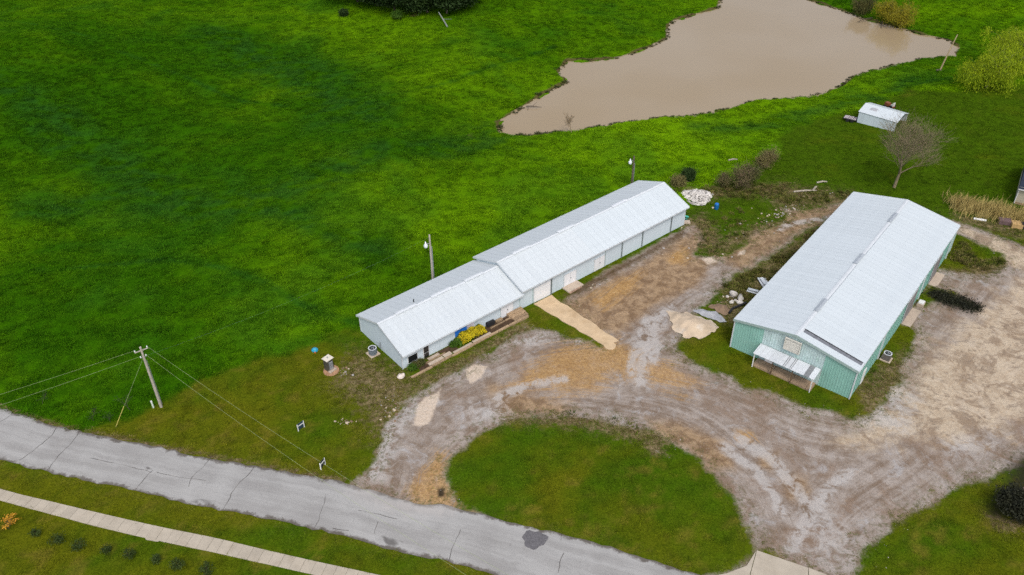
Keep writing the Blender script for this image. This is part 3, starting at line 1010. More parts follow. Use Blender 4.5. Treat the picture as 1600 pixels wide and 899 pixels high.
m.build('asphalt_patch', patch_m, road)

# ------------------------------------------------------------------ concrete walk, apron, ramp
conc_m = plain('walk_concrete', (0.42, 0.37, 0.295), 0.92, 0.10, 0.9, dirt=(0.30, 0.25, 0.18), dirt_amt=0.35, rand=0.05, bump=0.25, spec=0.2)
walk = thing('sidewalk', 'pale concrete sidewalk of square slabs running beside the road', None, (0, 0, 0))
walk['kind'] = 'structure'
wt_ = resample(WALK_T, 62)
wbd = resample(WALK_B, 1500)
wb_ = np.array([wbd[np.argmin(((wbd - p) ** 2).sum(1))] for p in wt_])
for a in range(2):
    wb_[2:-2, a] = np.convolve(wb_[:, a], np.ones(5) / 5, 'same')[2:-2]
for i in range(len(wt_) - 1):
    if np.linalg.norm(wb_[i + 1] - wb_[i]) < .3:
        continue
    a, b, c_, d = wb_[i], wb_[i + 1], wt_[i + 1], wt_[i]
    g = 0.012
    ab = (b - a) / np.linalg.norm(b - a) * g; dc = (c_ - d) / np.linalg.norm(c_ - d) * g
    q = [a + ab, b - ab, c_ - dc, d + dc]
    dz = 0.008 * math.sin(i * 2.7)
    MB().prism([tuple(p) for p in q], [hz(*p) - 0.15 for p in q], [hz(*p) + 0.05 + dz for p in q]).build('slab', conc_m, walk)
q = px_poly([(227, 842), (252, 847), (247, 849), (229, 846)])
MB().prism(q[::-1], [hz(*p) - 0.1 for p in q], [hz(*p) + 0.045 for p in q]).build('slab_stub', conc_m, walk)

apron = thing('driveway_apron', 'concrete apron where the gravel drive meets the road', None, (0, 0, 0))
apron['kind'] = 'structure'
for q in ([(1181, 863), (1171, 900), (1175, 960), (1100, 925), (1085, 908), (1135, 899), (1166, 887)],
          [(1182, 863), (1262, 890), (1262, 980), (1176, 961), (1172, 900)], [(1263, 890), (1292, 901), (1330, 930), (1330, 985), (1263, 981)]):
    p = px_poly(q)
    ar = sum(p[i][0] * p[(i + 1) % len(p)][1] - p[(i + 1) % len(p)][0] * p[i][1] for i in range(len(p)))
    if ar < 0:
        p = p[::-1]
    MB().prism(p, [hz(*a) - 0.2 for a in p], [hz(*a) + 0.085 for a in p]).build('slab', conc_m, apron)


def barn_pt(s, t):
    d = np.array([math.cos(BARN_A), math.sin(BARN_A)]); n = np.array([math.sin(BARN_A), -math.cos(BARN_A)])
    return BARN_O + d * s + n * t


sand_m = plain('ramp_concrete', (0.57, 0.425, 0.265), 0.95, 0.14, 0.7, dirt=(0.40, 0.27, 0.145), dirt_amt=0.55, rand=0, bump=0.5, spec=0.15)
rp = []
for k in range(13):
    t_ = 10.0 + (21.9 - 10.0) * k / 12
    s_ = 20.35 + (21.5 - 20.35) * k / 12 + 0.10 * math.sin(k * 2.1) + random.uniform(-.06, .06)
    rp.append(tuple(barn_pt(s_, t_)))
for k in range(13):
    t_ = 22.3 - (22.3 - 9.95) * k / 12
    s_ = 23.45 + 0.12 * math.sin(k * 1.7) + random.uniform(-.06, .06)
    rp.append(tuple(barn_pt(s_, t_)))
ar = sum(rp[i][0] * rp[(i + 1) % len(rp)][1] - rp[(i + 1) % len(rp)][0] * rp[i][1] for i in range(len(rp)))
rp = rp if ar > 0 else rp[::-1]
o = MB().prism(rp, [hz(*p) - 0.2 for p in rp], [hz(*p) + 0.07 for p in rp]).build('driveway_ramp', sand_m)
tag(o, 'structure', 'sandy tan concrete ramp leading to the white barn garage door')
q = on_level(953, 540)
mm = MB()
rg = [(q[0] + 0.75 * math.cos(a) * (1 + .1 * math.sin(3 * a)), q[1] + 0.75 * math.sin(a)) for a in np.linspace(0, 2 * math.pi, 15)[:-1]]
mm.prism(rg, [hz(*p) - 0.1 for p in rg], [hz(*p) + 0.06 for p in rg]).build('ramp_end', sand_m, o)

# ------------------------------------------------------------------ building materials
M = {}
M['roof'] = plain('white_roof_metal', (0.565, 0.618, 0.642), 0.42, 0.02, 1.2, spec=0.4, rand=0.018, dirt=(0.525, 0.58, 0.61), dirt_amt=0.5, bands=1.5)
M['roof_old'] = plain('chalky_roof_metal', (0.555, 0.60, 0.62), 0.55, 0.04, 2.4, spec=0.3, rand=0.02, dirt=(0.51, 0.555, 0.585), dirt_amt=0.6, bands=0.75)
M['trim'] = plain('white_trim', (0.60, 0.635, 0.66), 0.5, 0.04, 2, rand=0.02)
M['wall'] = plain('white_wall_metal', (0.60, 0.685, 0.74), 0.55, 0.03, 1.5, rand=0.025, dirt=(0.53, 0.60, 0.64), streak=(3.0, 3.0, 0.35))
M['door'] = plain('white_door', (0.78, 0.79, 0.81), 0.5, 0.03, 2, rand=0.02)
M['spout'] = plain('grey_downspout', (0.20, 0.235, 0.24), 0.5, 0.1, 4)
M['glass'] = plain('dark_glass', (0.012, 0.014, 0.016), 0.08, 0.1, 2, spec=0.5, rand=0)
M['black'] = plain('black_plastic', (0.02, 0.02, 0.022), 0.6, 0.2, 4, rand=0.1)
M['green'] = plain('mint_wall_metal', (0.255, 0.485, 0.42), 0.5, 0.05, 1.5, rand=0.03, dirt=(0.34, 0.54, 0.48), dirt_amt=0.35)
M['faded'] = plain('faded_wall_metal', (0.47, 0.60, 0.60), 0.65, 0.14, 1.3, rand=0.04, dirt=(0.33, 0.53, 0.45), streak=(3.5, 3.5, 0.8))
M['greentrim'] = plain('grey_green_trim', (0.36, 0.47, 0.45), 0.5, 0.06, 2)
M['galv'] = plain('galvanised_sheet', (0.60, 0.63, 0.66), 0.45, 0.08, 2.5, rand=0.08, spec=0.4)
M['galvdark'] = plain('stained_sheet', (0.20, 0.21, 0.22), 0.5, 0.2, 2.5, rand=0.1)
M['porch'] = plain('porch_concrete', (0.34, 0.245, 0.165), 0.95, 0.15, 1.5, dirt=(0.22, 0.15, 0.10), rand=0.06, bump=0.3, spec=0.15)
M['pad'] = plain('pad_concrete', (0.46, 0.38, 0.30), 0.95, 0.12, 1.5, dirt=(0.30, 0.24, 0.18), rand=0.05, bump=0.3, spec=0.15)
M['wood'] = plain('weathered_timber', (0.33, 0.235, 0.145), 0.9, 0.3, 4, rand=0.2, bump=0.4, spec=0.15)
M['wood_dark'] = plain('old_dark_wood', (0.13, 0.085, 0.05), 0.9, 0.3, 4, rand=0.2, bump=0.4, spec=0.15)
M['pole'] = plain('grey_pole_wood', (0.40, 0.36, 0.31), 0.85, 0.22, 3, rand=0.08, bump=0.3, spec=0.2, streak=(9, 9, 0.5))
M['metal'] = plain('grey_metal', (0.34, 0.36, 0.38), 0.45, 0.12, 5, metal=0.4)
M['soil'] = plain('bed_soil', (0.075, 0.048, 0.030), 0.95, 0.4, 3, rand=0, bump=0.8, spec=0.1)
M['blue'] = plain('blue_sign', (0.02, 0.16, 0.58), 0.5, 0.12, 3, rand=0)
M['white'] = plain('white_paint', (0.78, 0.78, 0.77), 0.6, 0.06, 3)
M['bark'] = plain('tree_bark', (0.13, 0.105, 0.08), 0.9, 0.3, 4, rand=0.1, spec=0.1)
M['vent'] = plain('dull_vent_metal', (0.40, 0.44, 0.48), .55, .1, 4)
M['louver'] = plain('cream_louver', (0.60, 0.59, 0.53), 0.6, 0.08, 3, rand=0.05)


def profile(width, ribs, rib_h, edge_h):
    """Ribbed sheet cross-section (x, h)."""
    pts = [(0, edge_h), (0.035, edge_h), (0.06, 0)]
    for k in range(ribs):
        xc = width * (k + 1) / (ribs + 1)
        pts += [(xc - 0.04, 0), (xc - 0.02, rib_h), (xc + 0.02, rib_h), (xc + 0.04, 0)]
    pts += [(width - 0.004, 0)]
    return pts


def ribbed_slope(width, y0, z0, y1, z1, ribs=2, rib_h=0.014, edge_h=0.035):
    """Panel mesh: eave (y0, z0) to ridge (y1, z1), origin at its left edge."""
    d = Vector((0, y1 - y0, z1 - z0)).normalized()
    n = Vector((1, 0, 0)).cross(d)
    if n.z < 0:
        n = -n
    pr = profile(width, ribs, rib_h, edge_h)
    vs = []
    for (x, h) in pr:
        vs += [(x, y0 + n.y * h, z0 + n.z * h), (x, y1 + n.y * h, z1 + n.z * h)]
    fs = [(2 * i, 2 * i + 2, 2 * i + 3, 2 * i + 1) for i in range(len(pr) - 1)]
    if y1 < y0:
        fs = [f[::-1] for f in fs]
    return vs, fs


def gable_roof(parent, name, s0, s1, w, e, r, panel_w, mats_near, mats_far, th=0.12, seam=None, skip=None, rib_h=0.002, edge_h=0.005):
    """Deck mesh plus separate ribbed panels on both slopes. Far eave at y=0, near eave at y=-w."""
    m = MB()
    m.add([(s0, 0, e), (s1, 0, e), (s1, -w / 2, r), (s0, -w / 2, r), (s0, -w, e), (s1, -w, e),
           (s0, 0, e - th), (s1, 0, e - th), (s1, -w / 2, r - th), (s0, -w / 2, r - th), (s0, -w, e - th), (s1, -w, e - th)],
          [(0, 1, 2, 3)[::-1], (3, 2, 5, 4)[::-1], (6, 7, 8, 9), (9, 8, 11, 10), (0, 1, 7, 6), (4, 10, 11, 5), (0, 6, 9, 3), (3, 9, 10, 4), (1, 2, 8, 7), (2, 5, 11, 8)])
    roof = m.build(name, M['trim'], parent)
    n = max(1, round((s1 - s0) / panel_w))
    pw = (s1 - s0) / n
    up = 0.015
    for side in (0, 1):
        y0 = 0.04 if side == 0 else -w - 0.04
        vs, fs = ribbed_slope(pw, y0, e + up - 0.01, -w / 2, r + up, rib_h=rib_h, edge_h=edge_h)
        data = {}
        for i in range(n):
            x = s0 + i * pw
            if skip and skip(side, x, x + pw):
                continue
            mt = (mats_far if side == 0 else mats_near)
            if callable(mt):
                mt = mt(x)
            key = mt.name
            if key not in data:
                me = bpy.data.meshes.new('roof_panel')
                me.from_pydata(vs, [], fs); me.materials.append(mt); me.update()
                data[key] = me
            o = bpy.data.objects.new('roof_panel', data[key])
            COL.objects.link(o); o.parent = roof; o.location = (x, 0, 0)
    # ridge cap
    sl = (r - e) / (w / 2)
    cw = 0.22
    m = MB()
    zc = r + up + 0.045
    m.add([(s0 - .02, -w / 2 + cw, zc - sl * cw), (s1 + .02, -w / 2 + cw, zc - sl * cw), (s1 + .02, -w / 2, zc), (s0 - .02, -w / 2, zc),
           (s0 - .02, -w / 2 - cw, zc - sl * cw), (s1 + .02, -w / 2 - cw, zc - sl * cw)], [(0, 3, 2, 1), (3, 4, 5, 2)])
    m.build('ridge_cap', M['trim'], roof)
    return roof


def ridge_vent(roof, s0, s1, w, r, mat, hw=0.24, hgt=0.17):
    m = MB()
    z = r + 0.02
    m.box(s0, s1, -w / 2 - hw, -w / 2 + hw, z - 0.10, z + hgt - 0.05)
    m.add([(s0 - .03, -w / 2 - hw - .05, z + hgt - .05), (s1 + .03, -w / 2 - hw - .05, z + hgt - .05), (s1 + .03, -w / 2 + hw + .05, z + hgt - .05), (s0 - .03, -w / 2 + hw + .05, z + hgt - .05),
           (s0 - .03, -w / 2, z + hgt + .03), (s1 + .03, -w / 2, z + hgt + .03)], [(0, 1, 5, 4), (2, 3, 4, 5), (1, 2, 5), (3, 0, 4), (3, 2, 1, 0)])
    return m.build('ridge_vent', mat, roof)


print('T', round(time.time() - T0, 1))
# ------------------------------------------------------------------ long white barn
BW, BL1, BL2, BE1, BR1, BE2, BR2 = 10.21, 18.27, 50.36, 2.53, 4.35, 3.10, 5.00
barn = thing('white_barn', 'long white metal barn with a lower front section and stepped gable roof', 'barn', (BARN_O[0], BARN_O[1], 0), BARN_A)
low_roof = gable_roof(barn, 'roof', 0, BL1 + 0.3, BW, BE1, BR1, 0.914, M['roof_old'], M['roof_old'])
high_roof = gable_roof(barn, 'roof', BL1, BL2, BW, BE2, BR2, 0.914, lambda x: M['roof_old'] if x < 30.6 else M['roof'], M['roof_old'])
for a, b in ((2.6, 5.5), (7.8, 10.8), (13.0, 15.8)):
    ridge_vent(low_roof, a, b, BW, BR1, M['trim'])
for a, b, mt in ((20.9, 23.7, M['trim']), (28.9, 31.75, M['trim']), (39.3, 42.2, M['galv'])):
    ridge_vent(high_roof, a, b, BW, BR2, mt)
MB().tube([(5.9, -4.1, 3.95), (5.9, -4.1, 4.45)], 0.07, 8).build('vent_pipe', M['black'], low_roof)
# rake and eave trim
for (s0, s1, e, r, rf_) in ((0, BL1, BE1, BR1, low_roof), (BL1, BL2, BE2, BR2, high_roof)):
    for sx in (s0 - 0.035, s1 + 0.001):
        if rf_ is low_roof and sx > 1:
            continue
        for side in (0, 1):
            ya = 0.03 if side == 0 else -BW - 0.03
            m = MB()
            x0_, x1_ = sx, sx + 0.034
            zt, zb = 0.075, -0.19
            m.add([(x0_, ya, e + zb), (x0_, -BW / 2, r + zb), (x0_, -BW / 2, r + zt), (x0_, ya, e + zt),
                   (x1_, ya, e + zb), (x1_, -BW / 2, r + zb), (x1_, -BW / 2, r + zt), (x1_, ya, e + zt)],
                  [(0, 1, 2, 3), (7, 6, 5, 4), (0, 4, 5, 1), (3, 2, 6, 7), (0, 3, 7, 4), (1, 5, 6, 2)])
            m.build('rake_trim', M['trim'], rf_)
    for ya in (0.045, -BW - 0.08):
        MB().box(s0 + 0.01, s1 - 0.01, ya, ya + 0.035, e - 0.16, e - 0.005).build('eave_trim', M['trim'], rf_)
OV = 0.5
ZB = -0.55


def wall_top(e, r, w, t):
    return e + (r - e) * (min(t, w - t) / (w / 2)) - 0.125


# near and far long walls, bay by bay
bays_low = [0.14, 3.05, 4.0, 7.6, 11.3, 14.95, 17.05, BL1 + 0.16]
bays_high = [BL1 + 0.165, 20.42, 23.65, 25.9, 28.1, 31.5, 33.65, 36.95, 41.1, 47.25, BL2 - 0.14]
for bays, e, r in ((bays_low, BE1, BR1), (bays_high, BE2, BR2)):
    zt = wall_top(e, r, BW, OV)
    for a, b in zip(bays[:-1], bays[1:]):
        MB().box(a + 0.004, b - 0.004, -BW + OV, -BW + OV + 0.1, ZB, zt).build('wall_panel', M['wall'], barn)
    n = round((bays[-1] - bays[0]) / 3.0)
    st = (bays[-1] - bays[0]) / n
    for i in range(n):
        a = bays[0] + i * st
        MB().box(a + 0.004, a + st - 0.004, -OV - 0.1, -OV, ZB, zt).build('wall_panel', M['wall'], barn)
# gable walls
for (s0, e, r, zb) in ((0.14, BE1, BR1, ZB), (BL1 + 0.17, BE2, BR2, ZB), (BL2 - 0.24, BE2, BR2, ZB)):
    m = MB()
    ys = [-OV - 0.1, -BW / 2, -BW + OV + 0.1]
    zt = [wall_top(e, r, BW, OV + 0.1), r - 0.13, wall_top(e, r, BW, OV + 0.1)]
    vs = []
    for x in (s0, s0 + 0.1):
        vs += [(x, ys[0], zb), (x, ys[2], zb), (x, ys[2], zt[2]), (x, ys[1], zt[1]), (x, ys[0], zt[0])]
    m.add(vs, [(0, 4, 3, 2, 1)[::-1], (5, 6, 7, 8, 9)[::-1]] + [(i, 5 + i, 5 + (i + 1) % 5, (i + 1) % 5) for i in range(5)])
    m.build('gable_wall', M['wall'], barn)
# corner trim
for s0 in (0.09, BL2 - 0.16):
    for y in (-BW + OV - 0.05, -OV - 0.06):
        MB().box(s0, s0 + 0.12, y, y + 0.12, ZB, (BE1 if s0 < 1 else BE2) - 0.03).build('corner_trim', M['trim'], barn)
NW = -BW + OV                                                   # outer face of the near wall (local y)


def local_window(parent, s0, s1, z0, z1, y, name='window', frame_m=None, mull=1):
    m = MB().box(s0 - .05, s1 + .05, y - 0.06, y - 0.004, z0 - .05, z1 + .05)
    f = m.build(name, frame_m or M['white'], parent)
    n = mull + 1
    for k in range(n):
        a = s0 + (s1 - s0) * k / n + 0.015; b = s0 + (s1 - s0) * (k + 1) / n - 0.015
        MB().box(a, b, y - 0.085, y - 0.0605, z0, z1).build('pane', M['glass'], f)
    return f


local_window(barn, 0.95, 2.25, 0.70, 1.62, NW, mull=0)
gd = MB().box(3.1, 3.95, NW - 0.06, NW - 0.004, -0.1, 1.95).build('glass_door', M['white'], barn)
MB().box(3.18, 3.87, NW - 0.085, NW - 0.0605, 0.95, 1.86).build('pane', M['glass'], gd)
MB().box(3.18, 3.87, NW - 0.085, NW - 0.0605, 0.06, 0.88).build('pane', M['glass'], gd)
for a, b, z0, z1 in ((15.05, 16.98, 0.05, 2.02), (25.95, 28.05, -0.12, 1.80), (31.55, 33.45, -0.14, 1.78)):
    d = MB().box(a, b, NW - 0.07, NW - 0.004, z0, z1).build('door', M['door'], barn)
    fr = MB()
    fr.box(a - .09, a - .005, NW - .09, NW - .005, z0, z1 + .09).box(b + .005, b + .09, NW - .09, NW - .005, z0, z1 + .09).box(a - .005, b + .005, NW - .09, NW - .005, z1 + .005, z1 + .09)
    fr.build('door_frame', M['trim'], d)
    MB().box((a + b) / 2 - 0.012, (a + b) / 2 + 0.012, NW - 0.076, NW - 0.0705, z0 + .03, z1 - .03).build('leaf_joint', M['metal'], d)
    MB().box((a + b) / 2 + 0.08, (a + b) / 2 + 0.16, NW - 0.13, NW - 0.0705, z0 + .95, z0 + 1.08).build('handle', M['black'], d)
od = MB().box(20.55, 23.5, NW - 0.03, NW - 0.004, -0.3, 2.3).build('overhead_door', M['trim'], barn)
for k in range(4):
    z = -0.28 + k * 0.64
    MB().box(20.62, 23.43, NW - 0.07, NW - 0.0305, z, z + 0.62).build('door_panel', M['door'], od)
for s0, z1 in ((23.62, BE2), (36.92, BE2), (41.08, BE2), (47.22, BE2)):
    m = MB().box(s0 - 0.07, s0 + 0.07, NW - 0.13, NW - 0.006, -0.4, z1 - 0.14)
    m.box(s0 - 0.07, s0 + 0.07, NW - 0.36, NW - 0.131, -0.42, -0.32)
    m.build('downspout', M['spout'], barn)
for s0, z1, zz in ((20.42, BE2, -0.3), (33.66, BE2, -0.35), (14.98, BE1, 0.0), (17.05, BE1, 0.0), (18.2, BE1, 0.0)):
    MB().box(s0 - 0.035, s0 + 0.035, NW - 0.05, NW - 0.003, zz, z1 - 0.13).build('joint_strip', M['greentrim'], barn)
MB().box(0.05, BL2 - 0.05, NW - 0.04, NW - 0.002, -0.55, -0.0).build('base_board', M['trim'], barn) if False else None


def on_barn(s, t, z=None):
    p = barn_pt(s, t)
    return Vector((p[0], p[1], hz(p[0], p[1]) if z is None else z))


# signs on the barn front
tag(MB().box(7.85, 9.62, -0.05, 0.0, 0.95, 1.85).build('sign_board', M['blue'], None), None, 'blue sign board on the white barn wall above the yellow shrub', 'sign')
o = bpy.data.objects['sign_board']; o.location = (*barn_pt(0, BW - OV + 0.012), 0); o.rotation_euler = (0, 0, BARN_A)
pm = plain('pale_poster', (0.70, 0.66, 0.72), 0.5, 0.2, 5, rand=0, dirt=(0.5, 0.3, 0.42))
o = tag(MB().box(9.75, 10.75, -0.05, 0.0, 0.95, 1.85).build('poster_board', pm, None), None, 'pale poster board beside the blue sign on the barn wall', 'sign')
o.location = (*barn_pt(0, BW - OV + 0.012), 0); o.rotation_euler = (0, 0, BARN_A)

# ------------------------------------------------------------------ planting bed, walk and steps in front of the barn
bed = thing('planting_bed', 'narrow soil bed edged with old timbers along the white barn front', 'garden bed', (BARN_O[0], BARN_O[1], 0), BARN_A)
m = MB().box(0.3, 18.2, -11.35, -9.85, -0.3, 0.20)
m.build('soil', M['soil'], bed)
x = 0.0
for L in (3.0, 2.9, 2.95, 3.1, 2.9, 3.15):
    j = random.uniform(-.06, .06)
    MB().box(x + 0.02, x + L - 0.03, -11.75 + j, -11.45 + j, -0.3, 0.34).build('timber', M['wood'], bed)
    x += L
for a, b, y in ((2.7, 5.6, -10.72), (12.7, 15.0, -10.62), (15.1, 17.6, -10.6)):
    MB().box(a, b, y, y + 0.16, -0.2, 0.33).build('timber', M['wood'], bed)
for a, b, y0_, y1_, z in ((5.1, 6.2, -11.35, -10.75, 0.30), (9.4, 12.2, -11.42, -11.0, 0.27), (6.4, 9.2, -11.42, -11.08, 0.28), (3.4, 5.0, -10.45, -10.0, 0.24), (2.9, 5.0, -11.3, -10.8, 0.25)):
    MB().box(a, b, y0_, y1_, 0.1, z).build('stepping_slab', M['pad'], bed)

steps = thing('timber_steps', 'stack of weathered timber steps below the barn side door', 'steps', (BARN_O[0], BARN_O[1], 0), BARN_A)
for k, (y0_, y1_, z) in enumerate(((-10.35, -9.82, 0.52), (-10.86, -10.37, 0.40), (-11.36, -10.88, 0.28))):
    for q in range(2):
        ym = (y0_ + y1_) / 2
        MB().box(15.9 + 0.05 * k, 18.25, y0_ if q == 0 else ym + .01, ym - .01 if q == 0 else y1_, -0.1, z + 0.01 * q).build('plank', M['wood'], steps)
o = tag(MB().box(12.55, 13.75, -10.15, -9.78, 0.1, 0.75).box(12.6, 13.7, -10.1, -9.8, 0.75, 0.80).build('storage_box', M['black'], None), None, 'low black box against the barn wall beside the yellow shrub', 'box')
o.location = (BARN_O[0], BARN_O[1], 0); o.rotation_euler = (0, 0, BARN_A)
o = tag(MB().box(14.0, 15.0, -10.2, -9.82, 0.1, 0.45).build('timber_offcut', M['wood'], None), None, 'short timber block lying between the black box and the steps', 'timber')
o.location = (BARN_O[0], BARN_O[1], 0); o.rotation_euler = (0, 0, BARN_A)
st2 = thing('door_step', 'broken concrete and brick step below the middle barn door', 'steps', (BARN_O[0], BARN_O[1], 0), BARN_A)
brick_m = plain('pale_brick', (0.42, 0.28, 0.20), 0.9, 0.25, 5, rand=0.25, bump=0.3)
MB().box(25.6, 28.3, -11.1, -9.76, -0.6, -0.02).build('slab', M['pad'], st2)
for k in range(9):
    for q in range(2):
        MB().box(25.65 + k * 0.24, 25.86 + k * 0.24, -11.30 + q * 0.0, -11.12, -0.30 + q * 0.14, -0.17 + q * 0.14).build('brick', brick_m, st2)


# ------------------------------------------------------------------ mint green building
GW, GL, GE, GR = 14.95, 38.42, 4.09, 5.46
gb = thing('green_building', 'mint green metal building with a wide white gable roof', 'building', (GREEN_O[0], GREEN_O[1], -0.2), GREEN_A)
gb_z = 0.2
E_, R_ = GE + gb_z, GR + gb_z
groof = gable_roof(gb, 'roof', 0, GL, GW, E_, R_, 0.914, M['roof'], M['roof'], skip=lambda side, a, b: side == 1 and a < 1.7, rib_h=0.001, edge_h=0.0025)
# raised front strip of the right-hand slope, with the dark open joint behind it
vs, fs = ribbed_slope(1.12, -GW - 0.04, E_ + 0.05, -GW / 2, R_ + 0.06, ribs=1, rib_h=0.01)
MB().add(vs, fs).build('roof_panel', M['roof'], groof)
slz = (R_ - E_) / (GW / 2)
vs, fs = ribbed_slope(0.064, -GW - 0.04, E_ + 0.006, -GW / 2, R_ + 0.016, ribs=0, edge_h=0.006)
MB().add([(v[0] + 1.765, v[1], v[2]) for v in vs], fs).build('roof_panel', M['roof'], groof)
m = MB()
m.plate((1.13, -GW + 0.15, E_ + 0.032), (1.70, -GW + 0.15, E_ + 0.032), (1.70, -GW / 2 - 0.35, R_ - slz * 0.35 + 0.032), (1.13, -GW / 2 - 0.35, R_ - slz * 0.35 + 0.032), 0.03)
m.build('open_joint', plain('dark_roof_joint', (0.17, 0.18, 0.20), 0.7, 0.3, 3, rand=0), groof)
m = MB()
m.plate((1.70, -GW + 0.15, E_ + 0.11), (1.76, -GW + 0.15, E_ + 0.11), (1.76, -GW / 2 - 0.35, R_ - slz * 0.35 + 0.11), (1.70, -GW / 2 - 0.35, R_ - slz * 0.35 + 0.11), 0.12)
m.build('joint_lip', M['black'], groof)
for a, b in ((5.6, 8.5), (18.1, 20.8), (30.8, 33.6)):
    ridge_vent(groof, a, b, GW, R_, M['vent'], 0.22, 0.16)
for a, b in ((8.5, 18.1), (20.8, 30.8)):
    MB().box(a + .1, b - .1, -GW / 2 - 0.30, -GW / 2 - 0.26, R_ - 0.06, R_ + 0.035).build('ridge_flashing', M['vent'], groof)
for sx in (-0.04, GL + 0.002):
    for side in (0, 1):
        ya = 0.05 if side == 0 else -GW - 0.05
        m = MB()
        x0_, x1_ = sx, sx + 0.036
        m.add([(x0_, ya, E_ - .24), (x0_, -GW / 2, R_ - .24), (x0_, -GW / 2, R_ + .08), (x0_, ya, E_ + .08),
               (x1_, ya, E_ - .24), (x1_, -GW / 2, R_ - .24), (x1_, -GW / 2, R_ + .08), (x1_, ya, E_ + .08)],
              [(0, 1, 2, 3), (7, 6, 5, 4), (0, 4, 5, 1), (3, 2, 6, 7), (0, 3, 7, 4), (1, 5, 6, 2)])
        m.build('rake_trim', M['greentrim'] if sx < 0 else M['trim'], groof)
for ya in (0.05, -GW - 0.09):
    MB().box(0.0, GL, ya, ya + 0.04, E_ - 0.18, E_ + 0.0).build('eave_trim', M['trim'], groof)


def ribbed_wall(width, z0, za, zb, ribs=3, rib=0.034):
    """Wall sheet facing -y of its own frame: x 0..width, top from za (x=0) to zb (x=width)."""
    pr = [(0, rib), (0.03, rib), (0.06, 0)]
    for k in range(ribs - 1):
        xc = width * (k + 1) / ribs
        pr += [(xc - 0.05, 0), (xc - 0.025, rib), (xc + 0.025, rib), (xc + 0.05, 0)]
    pr += [(width - 0.003, 0)]
    vs = []
    for x, h in pr:
        zt = za + (zb - za) * x / width
        vs += [(x, -h, z0), (x, -h, zt)]
    return vs, [(2 * i, 2 * i + 2, 2 * i + 3, 2 * i + 1) for i in range(len(pr) - 1)]


# front gable wall panels (face -s); local x of a panel runs along -y of the building
core = MB()
hw_ = GW / 2
WIN = 0.14
vsx = []
for x in (0.22, GL - 0.22):
    vsx += [(x, -WIN, -0.5), (x, -GW + WIN, -0.5), (x, -GW + WIN, wall_top(E_, R_, GW, WIN)), (x, -hw_, R_ - 0.13), (x, -WIN, wall_top(E_, R_, GW, WIN))]
core.add(vsx, [(0, 1, 2, 3, 4)[::-1], (5, 6, 7, 8, 9), (0, 5, 6, 1)[::-1], (1, 6, 7, 2)[::-1], (4, 9, 5, 0)[::-1]])
core.build('wall_core', M['green'], gb)
npan = 16
pw = (GW - 2 * WIN + 0.06) / npan
for i in range(npan):
    ta = WIN - 0.03 + i * pw
    tb = ta + pw
    for (a_, b_) in ([(ta, tb)] if not (ta < hw_ - 0.01 < tb - 0.01 and abs(ta + pw / 2 - hw_) < pw / 2 and False) else []):
        za, zb = wall_top(E_, R_, GW, max(ta, 0.14)), wall_top(E_, R_, GW, min(tb, GW - .14))
        vs, fs = ribbed_wall(pw, -0.3, za, zb)
        mt = M['faded'] if 3.6 < (ta + tb) / 2 < 10.85 else M['green']
        # panel frame: x -> -y, outward -> -x
        vs = [(0.2 + v[1], -(ta + v[0]), v[2]) for v in vs]
        MB().add(vs, fs).build('wall_panel', mt, gb)
# long side walls
npan = 42
pw = (GL - 0.36) / npan
zt = wall_top(E_, R_, GW, WIN)
for side in (0, 1):
    vs, fs = ribbed_wall(pw, -0.3, zt, zt)
    if side == 0:
        vs = [(pw - v[0], -WIN + 0.02 - v[1], v[2]) for v in vs]
    else:
        vs = [(v[0], -GW + WIN - 0.02 + v[1], v[2]) for v in vs]
    me = bpy.data.meshes.new('wall_panel')
    me.from_pydata(vs, [], fs); me.materials.append(M['green']); me.update()
    copies(me, 'wall_panel', gb, [(0.18 + i * pw, 0, 0) for i in range(npan)])
for (x, y) in ((0.1, -WIN - 0.03), (0.1, -GW + WIN - 0.09), (GL - 0.24, -GW + WIN - 0.09)):
    MB().box(x, x + 0.14, y, y + 0.12, -0.3, E_ - 0.02).build('corner_trim', M['trim'], gb)
# gable louver
lv = MB().box(0.06, 0.12, -8.28, -6.42, 3.28, 4.86).build('gable_vent', M['galvdark'], gb)
for a, b, c_, e_ in ((-8.32, -8.22, 3.24, 4.9), (-6.48, -6.38, 3.24, 4.9), (-8.219, -6.481, 3.24, 3.34), (-8.219, -6.481, 4.8, 4.9)):
    MB().box(-0.14, 0.059, a, b, c_, e_).build('frame', M['louver'], lv)
for k in range(8):
    z = 3.40 + k * 0.17
    MB().add([(-0.09, -8.2, z), (-0.09, -6.5, z), (0.015, -6.5, z + 0.15), (0.015, -8.2, z + 0.15), (-0.075, -8.2, z - 0.012), (-0.075, -6.5, z - 0.012), (0.015, -6.5, z + 0.125), (0.015, -8.2, z + 0.125)],
             [(0, 1, 2, 3), (7, 6, 5, 4), (0, 4, 5, 1), (0, 3, 7, 4), (1, 5, 6, 2)]).build('slat', M['louver'], lv)
